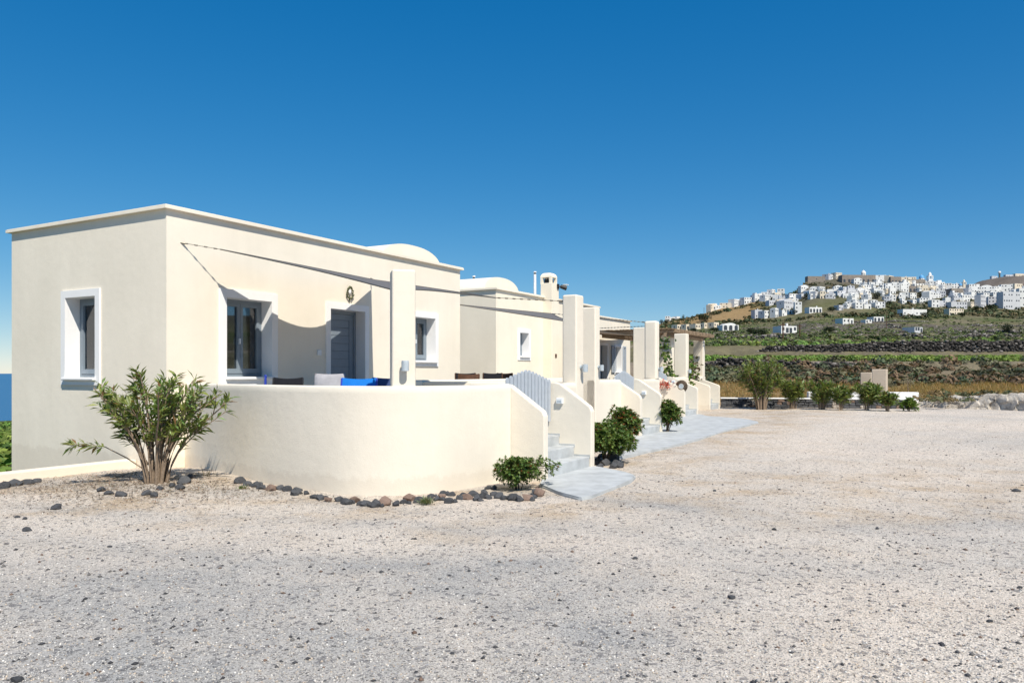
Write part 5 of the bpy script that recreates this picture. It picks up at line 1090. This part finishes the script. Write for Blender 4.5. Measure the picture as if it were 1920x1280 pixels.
vhouse(1706, 1739, 614, 624, G_, 0.5, 3, 'flat', 1, label='small pale field hut with white porch in the vineyard'); vhouse(1515, 1544, 576, 586, W_, 0.2, 4, 'chimney', 1, label='white house with arched windows and red flowers at the village foot', arch=True)
vhouse(1353, 1387, 610, 620, W_, 0.1, 3, 'vault', 1, label='white house with arched centre beside the row of cream houses', arch=True)
for k in range(5): vhouse(1265+k*17, 1284+k*17.4, 609.5-k*1.2, 619.5-k*1.2, C_, 0.55, 2, 'flat', 1, label='cream cubic house in the stepped row left of the white arched house')
vhouse(1669, 1691, 519, 532, S_, 0.1, 3, 'flat', 1, arch=True, label='brown stone mansion with arches on the village crest'); vhouse(1705, 1737, 524, 536, S_, 0.1, 4, 'flat', 1, arch=True, label='brown stone arcaded house below the blue domed church')
vhouse(1694, 1721, 536, 547, S_, 0.2, 3, 'flat', 1, arch=True, label='brown stone house with two wide arches in the village middle'); vhouse(1783, 1808, 541, 554, S_, 0.1, 5, 'flat', 1, label='brown building with row of posts in the village')
vhouse(1578, 1643, 516, 530, S_, 0.05, 7, 'flat', 1, arch=True, label='ruined brown stone castle with arches on the hill crest', depth=9); vhouse(1514, 1548, 518, 528, S_, 0.05, 1, 'flat', 1, label='blank dark stone fortress wall at the crest edge')
def tower(u, vt, vb, wpx, mat, label, dome=None):
    p = on_hill(u, vb+3); Dp = p.y; r = wpx/F*Dp/2; H = (vb+3-vt)/F*Dp; t = empty('bell_tower' if dome is None else 'domed_church', p); tag(t, label, 'church')
    if dome is None:
        obj('shaft', bbox(-r, r, -r, r, -3, H*0.45), M[mat], t); bm = bmesh.new()
        for sx in (-1, 1):
            for sy in (-1, 1): box(bm, sx*r*0.85-r*0.2, sx*r*0.85+r*0.2, sy*r*0.85-r*0.2, sy*r*0.85+r*0.2, H*0.45, H*0.68)
        obj('belfry_posts', bm, M[mat], t); obj('belfry_floor', bbox(-r, r, -r, r, H*0.68, H*0.73), M[mat], t); bm = bmesh.new(); tube(bm, [(0, 0, H*0.73), (0, 0, H*0.85), (0, 0, H*0.93), (0, 0, H)], [r*0.75, r*0.7, r*0.45, 0.05], 12); obj('cupola', bm, M[mat], t, smooth=50)
    else:
        obj('nave', bbox(-r*1.5, r*1.5, -r, r*1.6, -3, H*0.35), M[mat], t); bm = bmesh.new(); tube(bm, [(0, 0, H*0.35), (0, 0, H*0.62)], r, 16); obj('drum', bm, M[mat], t, smooth=40)
        for k in range(3): a = R(-90+(k-1)*50); mobj('window', unit_cube(), t, (math.cos(a)*r*0.99, math.sin(a)*r*0.99, H*0.42), (0, 0, a+R(90)), (0.7, 0.1, 1.4))
        bm = bmesh.new(); tube(bm, [(0, 0, H*0.62+ (H*0.38)*math.sin(q)) for q in np.linspace(0, 1.5, 9)], [r*math.cos(q)+0.05 for q in np.linspace(0, 1.5, 9)], 18); obj('dome', bm, M[dome], t, smooth=60)
        bm = bmesh.new(); box(bm, -0.08, 0.08, -0.08, 0.08, H*0.98, H+1.2); box(bm, -0.4, 0.4, -0.08, 0.08, H+0.6, H+0.78); obj('cross', bm, M['vwhite'], t)
tower(1619, 503, 514, 8.5, 'vwhite', 'white domed chapel on the castle crest', 'vwhite'); tower(1728, 511, 525, 9, 'vwhite', 'white church with pale blue dome on the crest', 'vblue')
tower(1743.5, 509, 531, 8, 'vwhite', 'tall white bell tower beside the blue domed church'); tower(1807.5, 524, 539, 5.5, 'vcream', 'short cream bell tower on the right of the village'); tower(1801, 531, 540, 5, 'vwhite', 'small church with bright blue dome by the short bell tower', 'vblue')
# radar dome on the ridge
Yr = 1500; t = empty('radar_tower', ((1874-CX)/F*Yr, Yr, EYE+(HV-521)/F*Yr)); tag(t, 'white radar ball on a dark mast on the far ridge', 'tower'); bm = bmesh.new(); tube(bm, [(0, 0, -6), (0, 0, 8.5)], 1.6, 8); obj('mast', bm, M['metal'], t); bm = bmesh.new(); bmesh.ops.create_icosphere(bm, subdivisions=2, radius=2.8, matrix=Matrix.Translation((0, 0, 10.5))); obj('ball', bm, M['vwhite'], t, smooth=60)
for (u, v0, v1, wpx, mt) in ((1865, 517.5, 522, 12, G_), (1893, 515, 520, 16, G_), (1912, 513, 519, 18, C_)): vhouse(u-wpx/2, u+wpx/2, v0, v1, mt, 0.1, 3, 'flat', 1, label='low military building on the far ridge near the radar ball', Dfix=1490)
# poles
for (u, vt, vb, lb) in ((1499.5, 607, 634, 'wooden utility pole right of the long low white house'), (1468, 606, 637, 'thin wooden utility pole in front of the long low white house'), (1592, 594, 617, 'wooden utility pole by the white house with grey side wall'), (1662, 588, 616, 'wooden utility pole on the terraces below the village'), (1320, 577, 592, 'wooden utility pole on the dry field')):
    p = on_hill(u, vb); H = (vb-vt)/F*p.y; t = empty('utility_pole', p); tag(t, lb, 'pole'); bm = bmesh.new(); tube(bm, [(0, 0, -0.5), (0, 0, H)], [0.2, 0.14], 8); obj('mast', bm, M['wood'], t); obj('crossarm', bbox(-0.7, 0.7, -0.2, -0.1, H-0.7, H-0.55), M['wood'], t)
# village trees
def tree(u, v, hpx, wpx, label, base=(0.035, 0.05, 0.022)):
    p = on_hill(u, v); H = hpx/F*p.y; W = wpx/F*p.y; t = empty('tree', p); tag(t, label, 'tree', 'trees on the village slope'); bm = bmesh.new(); tube(bm, [(0, 0, -1), (0.1, 0, H*0.3), (0, 0.1, H*0.6)], [0.3, 0.22, 0.1], 6)
    for k in range(5): a = 6.28*k/5; tube(bm, [(0.05, 0, H*0.3), (math.cos(a)*W*0.25, math.sin(a)*W*0.25, H*0.6)], [0.14, 0.05], 5)
    obj('trunk', bm, M['dark_stem'], t); n = 420; d = rng.normal(0, 1, (n, 3)); d /= np.linalg.norm(d, axis=1, keepdims=True); rad = 0.55+0.5*rng.random((n, 1)); lump = 1+0.25*np.sin(d[:, :1]*5+u)*np.cos(d[:, 1:2]*6+v); q = d*rad*lump*np.array([W/2, W/2, H*0.42])+np.array([0, 0, H*0.58])
    lv = leaf_arrays(q, rng.normal(0, 1, (n, 3)), W*0.13, W*0.09, greens(n, base, 0.45), 0.1); tag(mobj('crown', fast_mesh('crown', *lv[:2], M['farleaf'], lv[2]), t), kind='stuff')
tree(1320, 603, 14, 23, 'large round dark tree on the dry field')
for (u, v, h, w_) in ((1250, 606, 8, 10), (1281, 592, 8, 5), (1240, 608, 9, 8), (1644, 560, 13, 16), (1578, 578, 11, 13), (1560, 584, 9, 16), (1512, 558, 8, 10), (1684, 560, 17, 10), (1728, 556, 10, 14), (1490, 590, 10, 9), (1860, 580, 8, 22), (1805, 594, 9, 12), (1830, 582, 8, 12), (1733, 596, 11, 13), (1659, 541, 7, 8), (1888, 624, 16, 20), (1420, 602, 6, 9), (1555, 623, 8, 22), (1425, 627, 9, 26), (1408, 625, 9, 18), (1300, 622, 7, 14), (1340, 621, 7, 16), (1546, 594, 8, 12), (1675, 583, 7, 12)):
    tree(u, v, h, w_, 'dark green tree ' + ('on the left shoulder of the hill' if u < 1300 else 'among the upper village houses' if v < 562 else 'by the houses at the village foot' if v < 600 else 'on the terraces below the village') + (', broad and low' if w_ > 1.4*h else ', tall and narrow' if h > 1.2*w_ else ''))
